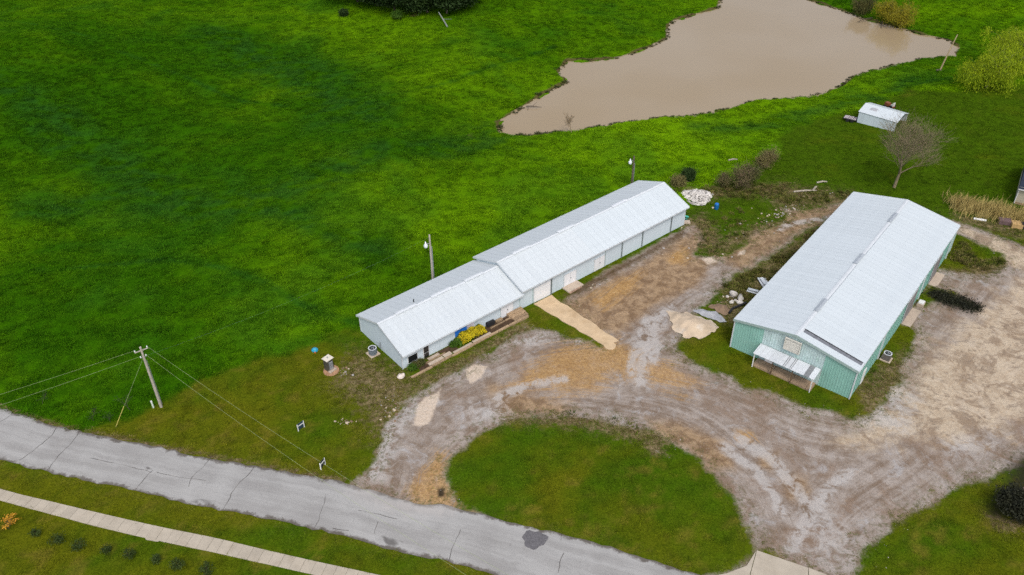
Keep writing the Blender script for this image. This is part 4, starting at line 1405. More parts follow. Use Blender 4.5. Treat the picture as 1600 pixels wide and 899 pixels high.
# porch: slabs, posts, awning sheets
porch = thing('porch_awning', 'flat sheet metal awning over the concrete porch of the green building', 'awning', (GREEN_O[0], GREEN_O[1], -0.2), GREEN_A)
for a, b in ((3.75, 6.1), (6.14, 8.45), (8.49, 10.3), (10.34, 10.9)):
    MB().box(-1.42, 0.08, -b, -a, -0.2, 0.24).build('porch_slab', M['porch'], porch)
for y, mt in ((-3.82, M['white']), (-6.1, M['wood_dark']), (-8.5, M['wood_dark']), (-10.85, M['white'])):
    MB().box(-1.62, -1.52, y - 0.05, y + 0.05, -0.2, 2.14).build('post', mt, porch)
MB().box(-1.66, -1.48, -11.0, -3.7, 2.1, 2.22).build('beam', M['greentrim'], porch)
for y in (-3.8, -6.1, -8.5, -10.9):
    MB().plate((-1.5, y - .05, 2.20), (0.08, y - .05, 2.36), (0.08, y + .05, 2.36), (-1.5, y + .05, 2.20), 0.08).build('rafter', M['wood_dark'], porch)
n = 12
pw = (11.05 - 3.7) / n
for i in range(n):
    y0_ = -3.7 - i * pw
    m = MB()
    for q in range(4):
        a = y0_ - q * pw / 4; b = a - pw / 4 + 0.004
        rib = 0.03 if q == 0 else 0.0
        m.plate((-1.85, b, 2.24 + rib), (0.1, b, 2.44 + rib), (0.1, a, 2.44 + rib), (-1.85, a, 2.24 + rib), 0.012)
    mt = M['galvdark'] if i == 10 else M['galv']
    m.build('awning_sheet', mt, porch)
for y in (-7.35, -7.55, -8.1, -8.3, -9.95):
    MB().plate((-1.82, y - .035, 2.281), (0.07, y - .035, 2.478), (0.07, y + .035, 2.478), (-1.82, y + .035, 2.281), 0.01).build('sheet_gap', M['galvdark'], porch)
dr = MB().box(0.06, 0.12, -5.6, -4.6, 0.25, 2.2).build('door', M['white'], gb)
MB().box(0.03, 0.0595, -5.5, -4.7, 1.2, 2.0).build('pane', M['glass'], dr)
wn = MB().box(0.04, 0.12, -9.9, -8.9, 1.0, 2.0).build('window', M['white'], gb)
MB().box(0.015, 0.0395, -9.82, -8.98, 1.08, 1.92).build('pane', M['glass'], wn)
# right side: big doors with concrete pads
red_m = plain('dull_door_metal', (0.20, 0.19, 0.19), 0.6, 0.2, 2)
for a, b in ((17.6, 21.6), (28.4, 31.8)):
    d = MB().box(a, b, -GW + WIN - 0.12, -GW + WIN - 0.075, 0.0, 3.3).build('overhead_door', M['trim'], gb)
    for k in range(5):
        MB().box(a + .08, b - .08, -GW + WIN - 0.15, -GW + WIN - 0.1205, 0.03 + k * .65, 0.63 + k * .65).build('door_panel', red_m, d)
    MB().box(a - 0.1, b + 0.1, -GW + WIN - 1.25, -GW + WIN - 0.16, -0.3, 0.07).build('door_pad', M['pad'], gb)
for s0 in (9.0, 24.0, 36.0):
    MB().box(s0, s0 + .12, -GW + WIN - 0.19, -GW + WIN - 0.06, -0.1, E_ - 0.15).build('downspout', M['trim'], gb)
MB().box(3.2, 4.1, -GW + WIN - 0.14, -GW + WIN - 0.06, 0.05, 2.1).build('side_door', M['white'], gb)

print('T', round(time.time() - T0, 1))
# ------------------------------------------------------------------ utility poles and wires
wire_m = plain('aluminium_wire', (0.34, 0.40, 0.20), 0.7, 0.05, 1, rand=0, spec=0.1)
ins_m = plain('insulator', (0.72, 0.75, 0.74), 0.3, 0.05, 5)
pole_p = P(252, 636)
PH = 8.75
upole = thing('utility_pole', 'tall grey wooden utility pole with crossarm beside the curving road', 'utility pole', pole_p)
MB().tube([(0, 0, -0.3), (0, 0, 4), (0, 0, PH)], [0.165, 0.145, 0.115], 10).build('pole', M['pole'], upole)
DIRW = Vector((44.5, -33.6, 0)).normalized()
ARM = Vector((-DIRW.y, DIRW.x, 0))
ARM = Vector((0.80, 0.60, 0)).normalized()
ca = MB()
a_, b_ = ARM * -0.70, ARM * 0.70
ca.tube([(a_.x, a_.y, PH - 0.45), (b_.x, b_.y, PH - 0.45)], 0.065, 4)
ca.build('crossarm', M['pole'], upole)
for q, z in ((-0.64, PH - 0.3), (0.64, PH - 0.3), (-0.28, PH - 1.3), (0.28, PH - 1.3)):
    v = ARM * q
    m = MB().tube([(v.x, v.y, z - 0.1), (v.x, v.y, z - .02), (v.x, v.y, z + 0.06), (v.x, v.y, z + 0.16)], [0.03, 0.07, 0.085, 0.04], 8)
    m.build('insulator', ins_m, upole)
for q in (-1, 1):
    v = ARM * (0.28 * q)
    MB().tube([(0, 0, PH - 1.35), (v.x, v.y, PH - 1.35)], 0.03, 4).build('bracket', M['metal'], upole)
MB().tube([(0.16, 0.1, PH - 1.9), (0.16, 0.1, 0.4)], 0.025, 4).build('ground_wire', M['metal'], upole)


def wire(name, a, b, sag, label, r=0.009, group=None, mat=None):
    a = Vector(a); b = Vector(b)
    pts = []
    for k in range(25):
        u = k / 24
        p = a.lerp(b, u)
        p.z -= sag * 4 * u * (1 - u)
        pts.append(p)
    o = MB().tube(pts, r, 5).build(name, mat or wire_m)
    return tag(o, None, label, 'wire', group)


top = pole_p + Vector((0, 0, PH - 0.16)); mid = pole_p + Vector((0, 0, PH - 1.15))
left_end = Vector((-84, 44, 9.5)); right_end = Vector((8.0, 33.0, 9.2))
wire('power_wire', top + ARM * -0.64, left_end + ARM * -0.64, 0.9, 'upper power wire running from the crossarm out past the left edge', group='wires on the utility pole')
wire('power_wire', mid + ARM * -0.28, left_end + Vector((0.6, -0.6, -1.6)), 0.9, 'lower power wire running from the pole out past the left edge', group='wires on the utility pole')
wire('power_wire', top + ARM * 0.64, right_end + ARM * 0.64, 1.4, 'upper power wire crossing the lawn from the crossarm toward the driveway mouth', group='wires on the utility pole')
wire('power_wire', mid + ARM * 0.28, right_end + Vector((-0.4, -0.6, -1.6)), 1.4, 'lower power wire crossing the lawn over the two yard signs', group='wires on the utility pole')
gp = P(181, 668)
wire('guy_wire', mid + Vector((0, 0, -0.2)), gp + Vector((0, 0, 0.0)), 0.0, 'thin guy wire slanting down from the utility pole to the roadside', 0.012)
gdir = (mid - gp).normalized()
gm = plain('yellow_guard', (0.46, 0.40, 0.10), 0.6, 0.1, 3, rand=0)
tag(MB().tube([gp + gdir * 0.1 + Vector((0, 0, .02)), gp + gdir * 2.7], 0.04, 8).build('guy_guard', gm), None, 'yellow plastic guard on the guy wire near the road', 'guard')
mp = P(240, 637)
mk = thing('marker_post', 'short pale green marker post at the foot of the utility pole', 'post', mp)
MB().tube([(0, 0, -0.1), (-0.02, 0, 0.9)], 0.10, 8).build('tube', plain('pale_post', (0.60, 0.68, 0.58), 0.5, 0.1, 4), mk)
MB().tube([(-0.02, 0, 0.9), (-0.02, 0, 1.0)], [0.115, 0.08], 8).build('cap', M['white'], mk)

light_m = plain('lamp_housing', (0.72, 0.75, 0.80), 0.35, 0.08, 5)


def yard_light(s, t, ht, lampz, label, dark):
    p = barn_pt(s, t)
    g = hz(*p)
    r = thing('yard_light_pole', label, 'light pole', (p[0], p[1], g), group='yard light poles behind the white barn')
    pm_ = M['bark'] if dark else M['pole']
    MB().tube([(0, 0, -0.3), (0.0, 0, ht * 0.6 - g), (0.0, 0, ht - g)], [0.15, 0.13, 0.11], 8).build('pole', pm_, r)
    MB().tube([(0.19, -0.06, 0), (0.19, -0.06, lampz - g - 0.2)], 0.05, 6).build('conduit', M['metal'], r)
    MB().tube([(0, 0, lampz - g + 0.15), (-0.3, -0.12, lampz - g + 0.3), (-0.55, -0.2, lampz - g + 0.22)], 0.035, 6).build('lamp_arm', M['metal'], r)
    m = MB().tube([(-0.55, -0.2, lampz - g + 0.62), (-0.55, -0.2, lampz - g + 0.3), (-0.55, -0.2, lampz - g + 0.12), (-0.55, -0.2, lampz - g - 0.12), (-0.55, -0.2, lampz - g - 0.32)], [0.06, 0.12, 0.27, 0.27, 0.16], 12)
    m.build('lamp', light_m, r, True)
    return r


yl1 = yard_light(12.57, -1.5, 8.3, 6.75, 'pale wooden yard light pole behind the low barn section', False)
yl2 = yard_light(50.6, -1.4, 6.7, 5.75, 'dark yard light pole behind the far end of the barn', True)
a_ = Vector((*barn_pt(12.57, -1.5), 7.9))
wire('service_wire', mid + Vector((0, 0, -0.15)), a_, 0.8, 'thin dark service wire from the utility pole toward the barn light pole', 0.0025, mat=M['spout'])

# leaning post by the pond
lp0 = P(1468, 111)
v = P(1483, 62)
lean = thing('leaning_post', 'tall bare tan post leaning over near the pond bank', 'post', lp0)
MB().tube([(0, 0, -0.3), (0.9, 0.5, 3.4), (1.9, 1.0, 7.2)], [0.15, 0.13, 0.09], 8).build('post', plain('bare_post_wood', (0.46, 0.36, 0.21), 0.8, 0.2, 3), lean)
MB().rock((0, 0, 0.05), 0.75, 0.6, 0.3, 5).build('base_stones', M['bark'], lean)

# ------------------------------------------------------------------ small fixtures
def condenser(loc, label, rad, hgt, rotz=0, square=False, body=None):
    r = thing('air_conditioner', label, 'air conditioner', loc, rotz, 'air conditioner units')
    MB().box(-rad - .15, rad + .15, -rad - .15, rad + .15, -0.3, 0.1).build('pad', M['pad'], r)
    n = 4 if square else 18
    bm_ = body or M['metal']
    rr = rad * (1.38 if square else 1)
    m = MB()
    for k in range(n):
        pass
    m.tube([(0, 0, 0.1), (0, 0, 0.1 + hgt)], rr, n)
    m.build('casing', bm_, r)
    for k in range(7):
        z = 0.16 + (hgt - 0.1) * k / 7
        ring = MB()
        q = 24 if not square else 4
        pts = [((rr + .012) * math.cos(2 * math.pi * j / q), (rr + .012) * math.sin(2 * math.pi * j / q)) for j in range(q)]
        if not square:
            ring.prism(pts, z, z + 0.03)
            ring.build('louver', M['spout'], r)
    ring = MB()
    q = 20
    for j in range(q):
        a0, a1 = 2 * math.pi * j / q, 2 * math.pi * (j + 1) / q
        for (r0, r1, z) in ((rad * 0.80, rad * (1.02), 0.1 + hgt + 0.02),):
            ring.add([(r0 * math.cos(a0), r0 * math.sin(a0), z), (r1 * math.cos(a0), r1 * math.sin(a0), z), (r1 * math.cos(a1), r1 * math.sin(a1), z), (r0 * math.cos(a1), r0 * math.sin(a1), z)], [(0, 1, 2, 3)])
    ring.build('top_ring', M['galv'], r)
    g = MB().tube([(0, 0, 0.1 + hgt + 0.004), (0, 0, 0.1 + hgt + 0.012)], rad * 0.79, 18)
    g.build('fan_opening', M['black'], r)
    for k in range(4):
        a = k * math.pi / 2
        MB().plate((0, 0, 0.12 + hgt), (rad * .55 * math.cos(a), rad * .55 * math.sin(a), 0.12 + hgt), (rad * .55 * math.cos(a + .5), rad * .55 * math.sin(a + .5), 0.15 + hgt), (0.02, 0.02, 0.13 + hgt), 0.004).build('fan_blade', M['metal'], r)
    return r


pa = on_barn(-1.05, 5.1)
condenser(pa, 'round grey air conditioner unit beside the white barn gable wall', 0.50, 0.85, BARN_A, False, plain('slate_casing', (0.10, 0.12, 0.15), .5, .2, 5))
m = MB().tube([on_barn(0.0, 5.1, 0.6), on_barn(0.05, 5.1, 1.5)], 0.05, 6)
tag(m.build('conduit_pipe', M['metal']), None, 'short grey conduit on the barn gable wall above the air conditioner', 'pipe')
d = np.array([math.cos(GREEN_A), math.sin(GREEN_A)]); n_ = np.array([math.sin(GREEN_A), -math.cos(GREEN_A)])


def on_green(s, t, z=None):
    p = GREEN_O + d * s + n_ * t
    return Vector((p[0], p[1], hz(p[0], p[1]) if z is None else z))


condenser(on_green(9.6, 15.75), 'square brown air conditioner unit beside the green building side wall', 0.46, 0.85, GREEN_A, True, plain('brown_casing', (0.16, 0.14, 0.13), 0.6, 0.2, 5))
# white crate on the far door pad
cr = thing('white_crate', 'white crate on the concrete pad by the green building side door', 'crate', on_green(23.0, 15.6) , GREEN_A)
MB().box(-.5, .5, -.4, .4, 0, 0.45).build('box', M['pad'], cr)
MB().box(-.45, .35, -.35, .3, 0.451, 0.62).build('lid', M['white'], cr)

# brick and metal meter cabinet on the lawn
cabp = P(515, 578)
cab = thing('meter_cabinet', 'dark meter cabinet with a white flat top on a round brick base', 'utility cabinet', cabp, 0.9)
MB().tube([(0, -0.3, -0.2), (0, -0.3, 0.12)], [1.0, 0.92], 14).build('base', plain('brick_base', (0.36, 0.21, 0.12), 0.9, 0.3, 4, rand=0, bump=.4), cab)
MB().box(-0.42, 0.42, -0.36, 0.36, 0.1, 1.75).build('body', plain('dark_cabinet', (0.075, 0.07, 0.055), 0.7, 0.3, 4, rand=0), cab)
MB().box(-0.52, 0.52, -0.47, 0.47, 1.751, 1.83).build('top', plain('cream_top', (0.66, 0.60, 0.50), 0.7, 0.1, 4, rand=0), cab)
for z in (0.35, 0.75, 1.15):
    MB().box(-0.24, 0.26, -0.48, -0.361, z, z + 0.27).build('meter_box', M['metal'], cab)
MB().box(-0.5, 0.5, -0.75, -0.362, 0.12, 0.28).build('ledge', M['pad'], cab)
MB().tube([(0, 0, 1.83), (0, 0, 2.05)], [0.07, 0.05], 8).build('vent', M['metal'], cab)
lidp = P(492, 548)
ld = thing('septic_lid', 'round teal plastic lid in the lawn left of the meter cabinet', 'lid', lidp)
MB().tube([(0, 0, -0.1), (0, 0, 0.16), (0, 0, 0.22)], [0.40, 0.40, 0.34], 16).build('rim', plain('teal_plastic', (0.02, 0.28, 0.42), 0.4, 0.1, 4, rand=0), ld)
MB().tube([(0, 0, 0.2205), (0, 0, 0.26)], [0.2, 0.12], 12).build('cap', plain('light_teal', (0.08, 0.40, 0.55), 0.4, 0.1, 4, rand=0), ld)
MB().tube([(0.15, -.55, .02), (0.15, -.55, .25)], 0.06, 6).build('cleanout_cap', plain('orange_plastic', (0.7, 0.16, 0.03), 0.5, 0.1, 3), ld)
wp = P(626, 589)
tag(MB().rock(wp + Vector((0, 0, .12)), 0.42, 0.36, 0.26, 3, 0, 2).rock(wp + Vector((.3, .15, .2)), 0.25, 0.2, 0.25, 4, 0, 1).build('white_stone', plain('white_stone', (0.62, 0.54, 0.48), 0.8, 0.3, 5)), None, 'broken white stone at the front corner of the white barn', 'stone')


# two small yard signs
def yard_sign(px, py, rot, label, flip):
    p = P(px, py)
    r = thing('yard_sign', label, 'sign', p, rot, 'small yard signs on the lawn')
    for xx in (-0.40, 0.40):
        MB().box(xx - .045, xx + .045, -.04, .04, -0.1, .95).build('post', M['white'], r)
    MB().box(-0.354, 0.354, -0.03, 0.03, 0.2, 1.0).build('panel', plain('dark_sign_panel', (0.02, 0.025, 0.03) if flip else (0.03, 0.055, 0.08), 0.5, 0.2, 4, rand=0), r)
    MB().box(-0.33, 0.33, -0.04, -0.031, 0.66, 0.80).build('stripe', M['white'], r)
    return r


yard_sign(471, 671, math.radians(50), 'dark yard sign with white stripe standing farther up the lawn', False)
yard_sign(505, 730, math.radians(68), 'black and white yard sign standing close to the road edge', True)

# teal pipes at the far end of the barn
tl = plain('teal_pipe', (0.05, 0.36, 0.29), 0.4, 0.1, 3)
pb = on_barn(50.9, 8.0)
for k, (s0, t0, s1, t1, r, lb) in enumerate(((50.35, 7.0, 52.3, 8.9, 0.16, 'longest teal pipe lying against the far end of the white barn'), (50.3, 7.7, 51.7, 9.2, 0.13, 'shorter dark teal pipe lying beside the longest pipe'))):
    a_ = on_barn(s0 + .1, t0); b_ = on_barn(s1, t1)
    a_.z += r + 0.7 - 0.3 * k; b_.z += r
    tag(MB().tube([a_, b_], r, 10).build('pipe', tl if k == 0 else plain('dark_teal', (0.02, 0.16, 0.13), 0.5, 0.1, 3)), None, lb, 'pipe')
tag(MB().box(-.6, .6, -.35, .35, -0.1, 0.3).build('rubble_block', M['pad']), None, 'low concrete block beside the teal pipes', 'block').location = on_barn(50.9, 9.6)

# blue barrel
bp = P(1119, 327)
br_ = thing('blue_barrel', 'blue plastic barrel standing in the grass behind the white barn', 'barrel', bp)
MB().tube([(0, 0, -0.05), (0, 0, 0.1), (0, 0, 0.5), (0, 0, 0.85), (0, 0, 0.95)], [0.30, 0.34, 0.36, 0.34, 0.30], 16).build('body', plain('blue_plastic', (0.01, 0.12, 0.30), 0.4, 0.15, 4, rand=0), br_, True)
MB().tube([(0, 0, 0.951), (0, 0, 0.99)], [0.28, 0.26], 16).build('lid', M['blue'], br_)
tag(MB().rock(P(1114, 326) + Vector((0, 0, .1)), 0.25, 0.2, 0.2, 8).build('bucket_lump', plain('cream_lump', (0.55, 0.5, 0.38), .8, .2, 4)), None, 'small cream stone beside the blue barrel', 'stone')

# ------------------------------------------------------------------ carport, trailer, mower
c0 = P(1338.5, 191.6); c1 = P(1397.2, 205.9)
CD = Vector((c1.x - c0.x, c1.y - c0.y, 0)); CL = CD.length
cang = math.atan2(CD.y, CD.x)
cz = min(c0.z, c1.z)
cp = thing('carport', 'white metal carport with open ends by the pond', 'carport', (c0.x, c0.y, cz), cang)
CWD, CEV, CRG = 5.0, 2.15, 2.95
MB().plate((-.15, -.12, CEV), (CL + .15, -.12, CEV), (CL + .15, CWD / 2, CRG), (-.15, CWD / 2, CRG), 0.05).build('roof_sheet', M['roof'], cp)
MB().plate((CL + .15, CWD + .12, CEV), (-.15, CWD + .12, CEV), (-.15, CWD / 2 + .001, CRG), (CL + .15, CWD / 2 + .001, CRG), 0.05).build('roof_sheet', M['roof'], cp)
n = 7
for i in range(n):
    a = CL * i / n; b = CL * (i + 1) / n
    zb = 0.08 + (0.16 if i in (4, 6) else 0.0)
    MB().box(a + .005, b - .005, -.03, 0.03, zb, CEV - 0.02).build('side_sheet', M['wall'], cp)
    MB().box(a + .005, b - .005, CWD - .03, CWD + 0.03, 0.25, CEV - 0.02).build('side_sheet', M['wall'], cp)
for i in range(4):
    a = 0.1 + (CL - .2) * i / 3
    for y in (0.08, CWD - .08):
        MB().box(a - .04, a + .04, y - .04, y + .04, -0.3, CEV - .05).build('post', M['metal'], cp)
MB().tube([(2.0, CWD / 2 - 1.0, CRG - 0.26), (3.0, CWD / 2 - 0.9, CRG - .235)], 0.02, 4).build('seam', M['galv'], cp)
stain = MB().plate((1.2, 1.1, CEV + 0.385), (2.6, 1.05, CEV + .37), (2.5, 1.9, CEV + .645), (1.4, 1.8, CEV + .615), 0.004).build('stain', plain('roof_grime', (0.36, 0.37, 0.39), .8, .3, 3), cp)

tp = P(1329, 189)
tr = thing('flat_trailer', 'small dark flatbed trailer loaded with pale slats beside the carport', 'trailer', tp, cang + 0.15)
MB().box(-1.3, 1.1, -.7, .7, 0.42, 0.54).build('frame', M['black'], tr)
for k in range(8):
    MB().box(-1.15 + k * .27, -0.97 + k * .27, -.62, .62, 0.545, 0.62 + 0.04 * (k % 3)).build('slat', plain('pinkish_slat', (0.45, 0.40, 0.40), .8, .2, 4) if k == 0 else bpy.data.materials['pinkish_slat'], tr)
for sx in (-.8, .8):
    for sy in (-.78, .78):
        MB().tube([(sx * .5, sy - .08, .3), (sx * .5, sy + .08, .3)], 0.3, 12).build('wheel', M['black'], tr)
MB().tube([(1.1, 0, .45), (2.0, 0, .35)], 0.05, 5).build('tow_bar', M['black'], tr)
mwp = P(1389, 169)
mw = thing('riding_mower', 'small brown riding mower parked behind the carport', 'mower', mwp, cang - 0.3)
MB().box(-.9, 0.0, -.4, .4, 0.35, 0.95).build('hood', plain('brown_mower', (0.20, 0.07, 0.03), .5, .2, 4), mw)
MB().box(0.0, 0.9, -.45, .45, 0.3, 0.6).build('deck', bpy.data.materials['brown_mower'], mw)
MB().box(0.35, 0.85, -.3, .3, 0.6, 0.85).box(0.75, 0.88, -.3, .3, 0.85, 1.3).build('seat', M['louver'], mw)
for sx, rr in ((-.7, .25), (.55, .4)):
    for sy in (-.5, .5):
        MB().tube([(sx, sy - .1, rr), (sx, sy + .1, rr)], rr, 12).build('wheel', M['black'], mw)
MB().tube([(-.05, 0, .9), (.15, 0, 1.15)], 0.03, 5).build('steering_column', M['black'], mw)

# ------------------------------------------------------------------ corner of a neighbouring house, crates
hp = P(1581, 318)
hs_ = thing('neighbour_house', 'beige house with dark blue roof cut off by the right edge', 'house', hp + Vector((.3, 0, 0)), -0.55)
MB().box(0, 8, 0, 10, -0.5, 2.9).build('wall', plain('beige_siding', (0.50, 0.45, 0.34), .8, .08, 3), hs_)
m = MB()
m.add([(-.15, -.4, 2.75), (8.5, -.4, 2.75), (8.5, 5, 4.6), (-.15, 5, 4.6), (-.15, 10.5, 2.75), (8.5, 10.5, 2.75), (-.15, -.4, 2.6), (8.5, -.4, 2.6), (-.15, 10.5, 2.6), (8.5, 10.5, 2.6)],
      [(0, 1, 2, 3), (3, 2, 5, 4), (6, 7, 1, 0)[::1], (4, 5, 9, 8), (0, 3, 4, 8, 6), (1, 7, 9, 5, 2)])
m.build('roof', plain('navy_shingle', (0.018, 0.025, 0.045), .8, .3, 3), hs_)
MB().box(-.15, 8.4, -.46, -.41, 2.58, 2.74).build('eave_trim', M['white'], hs_)
MB().box(-.04, 0.06, -.06, 0.06, -0.4, 2.59).build('corner_trim', M['white'], hs_)
MB().box(0.07, 8, -0.06, -0.002, -0.4, 0.35).build('base_board', M['wood'], hs_)


def junk_box(px, py, rot, sx, sy, sz, mt, label, name):
    p = P(px, py)
    r = thing(name, label, 'crate', p, rot)
    MB().box(-sx, sx, -sy, sy, -0.05, sz).build('body', mt, r)
    for k in range(5):
        y = -sy + 0.05 + k * (2 * sy - .1) / 5
        MB().box(-sx + .03, sx - .03, y, y + (2 * sy - .1) / 5 - .06, sz + .001, sz + .06).build('slat', mt, r)
    return r


junk_box(1569, 349, -0.3, .85, .6, .6, plain('purple_brown_wood', (0.16, 0.105, 0.105), .8, .2, 4), 'brown slatted crate below the dry reeds', 'slatted_crate')
junk_box(1587, 354, -0.25, .75, .65, .65, plain('tan_wood', (0.42, 0.28, 0.12), .8, .3, 4), 'tan wooden crate next to the brown slatted crate', 'wooden_crate')
junk_box(1599, 356, -0.25, .5, .5, .7, M['black'], 'black bin at the right edge beside the tan crate', 'black_bin')
tag(MB().box(-.85, .85, -.16, .16, 0.0, .18).build('pale_plank', M['white']), None, 'pale plank lying in the grass beside the gravel road', 'plank').location = P(1531, 344)
bpy.data.objects['pale_plank'].rotation_euler = (0, 0, -0.35)


# ------------------------------------------------------------------ piles and stones
def mound(name, pts, hgt, mat, label, seed, cat='pile', rough=0.25):
    poly = px_poly(pts, -0.2)
    a = np.array(poly)
    cx, cy = a.mean(0)
    V, Fc = iso_sheet(name, a[:, 0].min() - 1, a[:, 0].max() + 1, a[:, 1].min() - 1, a[:, 1].max() + 1, 0.2,
                      lambda x, y: sdf(x, y, poly) + 0.35 * vnoise(x / 0.7, y / 0.7, seed),
                      lambda x, y: H(x, y) + 0.05 + hgt * smooth(-0.2, 2.0, sdf(x, y, poly)) * (1 + rough * vnoise(x / 0.8, y / 0.8, seed + 1)) + 0.05 * vnoise(x / .35, y / .35, seed + 2))
    me = np_mesh(name, V, Fc, [mat])
    o = link(me, name)
    return tag(o, None, label, cat)


sandp = plain('beige_gravel', (0.52, 0.415, 0.30), .95, .15, .8, rand=0, bump=.8, dirt=(0.62, .56, .48), dirt_amt=.7, spec=.1)
mound('sand_pile', [(1042, 486), (1075, 490), (1110, 502), (1120, 512), (1110, 524), (1090, 529), (1066, 527), (1053, 516), (1044, 502)], 0.75, sandp, 'flat beige gravel pile left of the green building corner', 71)
mound('gravel_pile', [(1080, 486), (1100, 484), (1118, 487), (1135, 504), (1124, 505), (1108, 497), (1092, 493)], 0.75,
      plain('blue_grey_gravel', (0.36, 0.37, 0.39), .95, .2, 1.5, rand=0, bump=.8, spec=.1), 'blue grey gravel pile just behind the beige pile', 75)
mound('dirt_pile', [(1110, 480), (1122, 474), (1136, 478), (1142, 487), (1132, 494), (1120, 490)], 0.95,
      plain('brown_soil', (0.24, 0.165, 0.11), .95, .2, 1.2, rand=0, bump=.8, spec=.1), 'brown soil mound behind the grey gravel pile', 79)
stone_m = plain('pale_limestone', (0.50, 0.465, 0.42), .9, .45, 1.6, rand=0.15, bump=.4, spec=.15)
rp_ = MB()
poly = px_poly([(1066, 300), (1080, 299), (1096, 298), (1113, 304), (1108, 315), (1098, 322), (1082, 320), (1070, 310)], -0.3)
aa = np.array(poly)
k = 0
while k < 460:
    x = random.uniform(aa[:, 0].min(), aa[:, 0].max()); y = random.uniform(aa[:, 1].min(), aa[:, 1].max())
    sd = float(sdf(np.array([x]), np.array([y]), poly)[0])
    if sd < -0.1:
        continue
    r = random.uniform(.12, .32)
    z = hz(x, y) + min(sd, 1.6) * 0.45 * random.random() ** 0.4
    rp_.rock((x, y, z), r, r * random.uniform(.6, 1), r * random.uniform(.6, 1), k, random.choice((0, 0, 1)), 0)
    k += 1
tag(rp_.build('rock_pile', [plain('bright_limestone', (0.60, 0.57, 0.53), .9, .3, 2, rand=0, spec=.1), plain('grey_limestone', (0.33, 0.31, 0.29), .9, .3, 2, rand=0, spec=.1)]), 'stuff', 'heap of pale broken limestone rocks behind the white barn', 'rock pile')
twig_pale = plain('bleached_log', (0.37, 0.33, 0.27), .9, .3, 3, spec=.1)
# individual stones in the weeds left of the green building
for i, (px, py, r, lb) in enumerate((
        (1146, 461, .75, 'large flat cream stone farthest up among the weeds by the building'), (1157, 467, .65, 'rounded tan stone nearest the green building wall'),
        (1157, 474, .5, 'pinkish stone just below the rounded tan stone'), (1144, 473, .42, 'small brown stone in the middle of the stone group'),
        (1136, 464, .3, 'small cream stone on the left of the stone group'), (1150, 471, .3, 'smallest yellowish stone of the group'))):
    p = P(px, py)
    tag(MB().rock(p + Vector((0, 0, r * .2)), r, r * .75, r * .45, 100 + i, 0, 2).build('boulder', stone_m), None, lb, 'stone', 'stones beside the green building')
for i, (px, py, L_, rot, lb) in enumerate(((1258, 300, 1.9, 0.1, 'long pale bleached log in the weeds behind the yard'), (1284, 286, 0.9, 0.2, 'short pale stump piece at the lawn edge'), (1273, 295, .7, .9, 'small pale log chunk between the longer ones'), (1145, 251, .8, 0.2, 'white plank scrap in the pasture above the bush'))):
    p = P(px, py)
    v = Vector((math.cos(rot), math.sin(rot), 0)) * L_
    tag(MB().tube([p - v + Vector((0, 0, .15)), p + Vector((.1, .1, .2)), p + v + Vector((0, 0, .12))], [.13, .15, .09], 8).build('log', twig_pale), None, lb, 'log', 'pale logs at the yard edge')
# scrap along the left side of the green building
scrap = ((1277, 383, .8, .5, 'pinkish scrap sheet leaning near the back corner of the green building'), (1194, 444, 1.1, .6, 'white scrap sheet lying beside the green building wall'), (1178, 457, .9, .6, 'grey scrap sheet lying nearer the front of the green building'))
for i, (px, py, a, b, lb) in enumerate(scrap):
    p = P(px, py)
    o = MB().plate((-a, -b, .1), (a, -b, .16), (a, b, .34), (-a, b, .22), .04).plate((-a * .5, -b * .4, .36), (a * .9, -b * .2, .42), (a * .7, b * .7, .52), (-a * .6, b * .5, .44), .03).build('scrap_sheet', (M['white'], M['galv'], M['galv'])[i])
    o.location = p; o.rotation_euler = (0, 0, 0.7 + i)
    tag(o, None, lb, 'scrap', 'scrap along the green building')
a_ = P(1139, 491); b_ = P(1165, 476)
tag(MB().tube([a_ + Vector((0, 0, .2)), P(1145, 484) + Vector((0, 0, .25)), P(1155, 480) + Vector((0, 0, .25)), b_ + Vector((0, 0, .3))], .16, 8).build('drain_pipe', M['black']), None, 'black flexible drain pipe curving out beside the soil mound', 'pipe')
tag(MB().tube([P(1598, 766) + Vector((0, 0, .2)), P(1604, 772) + Vector((0, 0, .3))], .22, 8).build('pink_log', plain('pink_wood', (0.45, .3, .28), .8, .2, 4)), None, 'pinkish log on the dark patch at the right edge', 'log')

print('T', round(time.time() - T0, 1))
# ------------------------------------------------------------------ trees and shrubs
def leaf_material(name, c0, c1):
    m = bpy.data.materials.new(name)
    t = NT(m)
    co = t.pos()
    k = t.noise(co, 0.9, 4, 0.65)
    f = t.noise(co, 7.0, 2, 0.6)
    c = t.mix(t.step(t.math('ADD', t.math('MULTIPLY', k, .6), t.math('MULTIPLY', f, .4)), .35, .65), c0, c1)
    t.finish(c, 0.7, 0, 0.2)
    t.b.inputs['Subsurface Weight'].default_value = 0.0
    return m


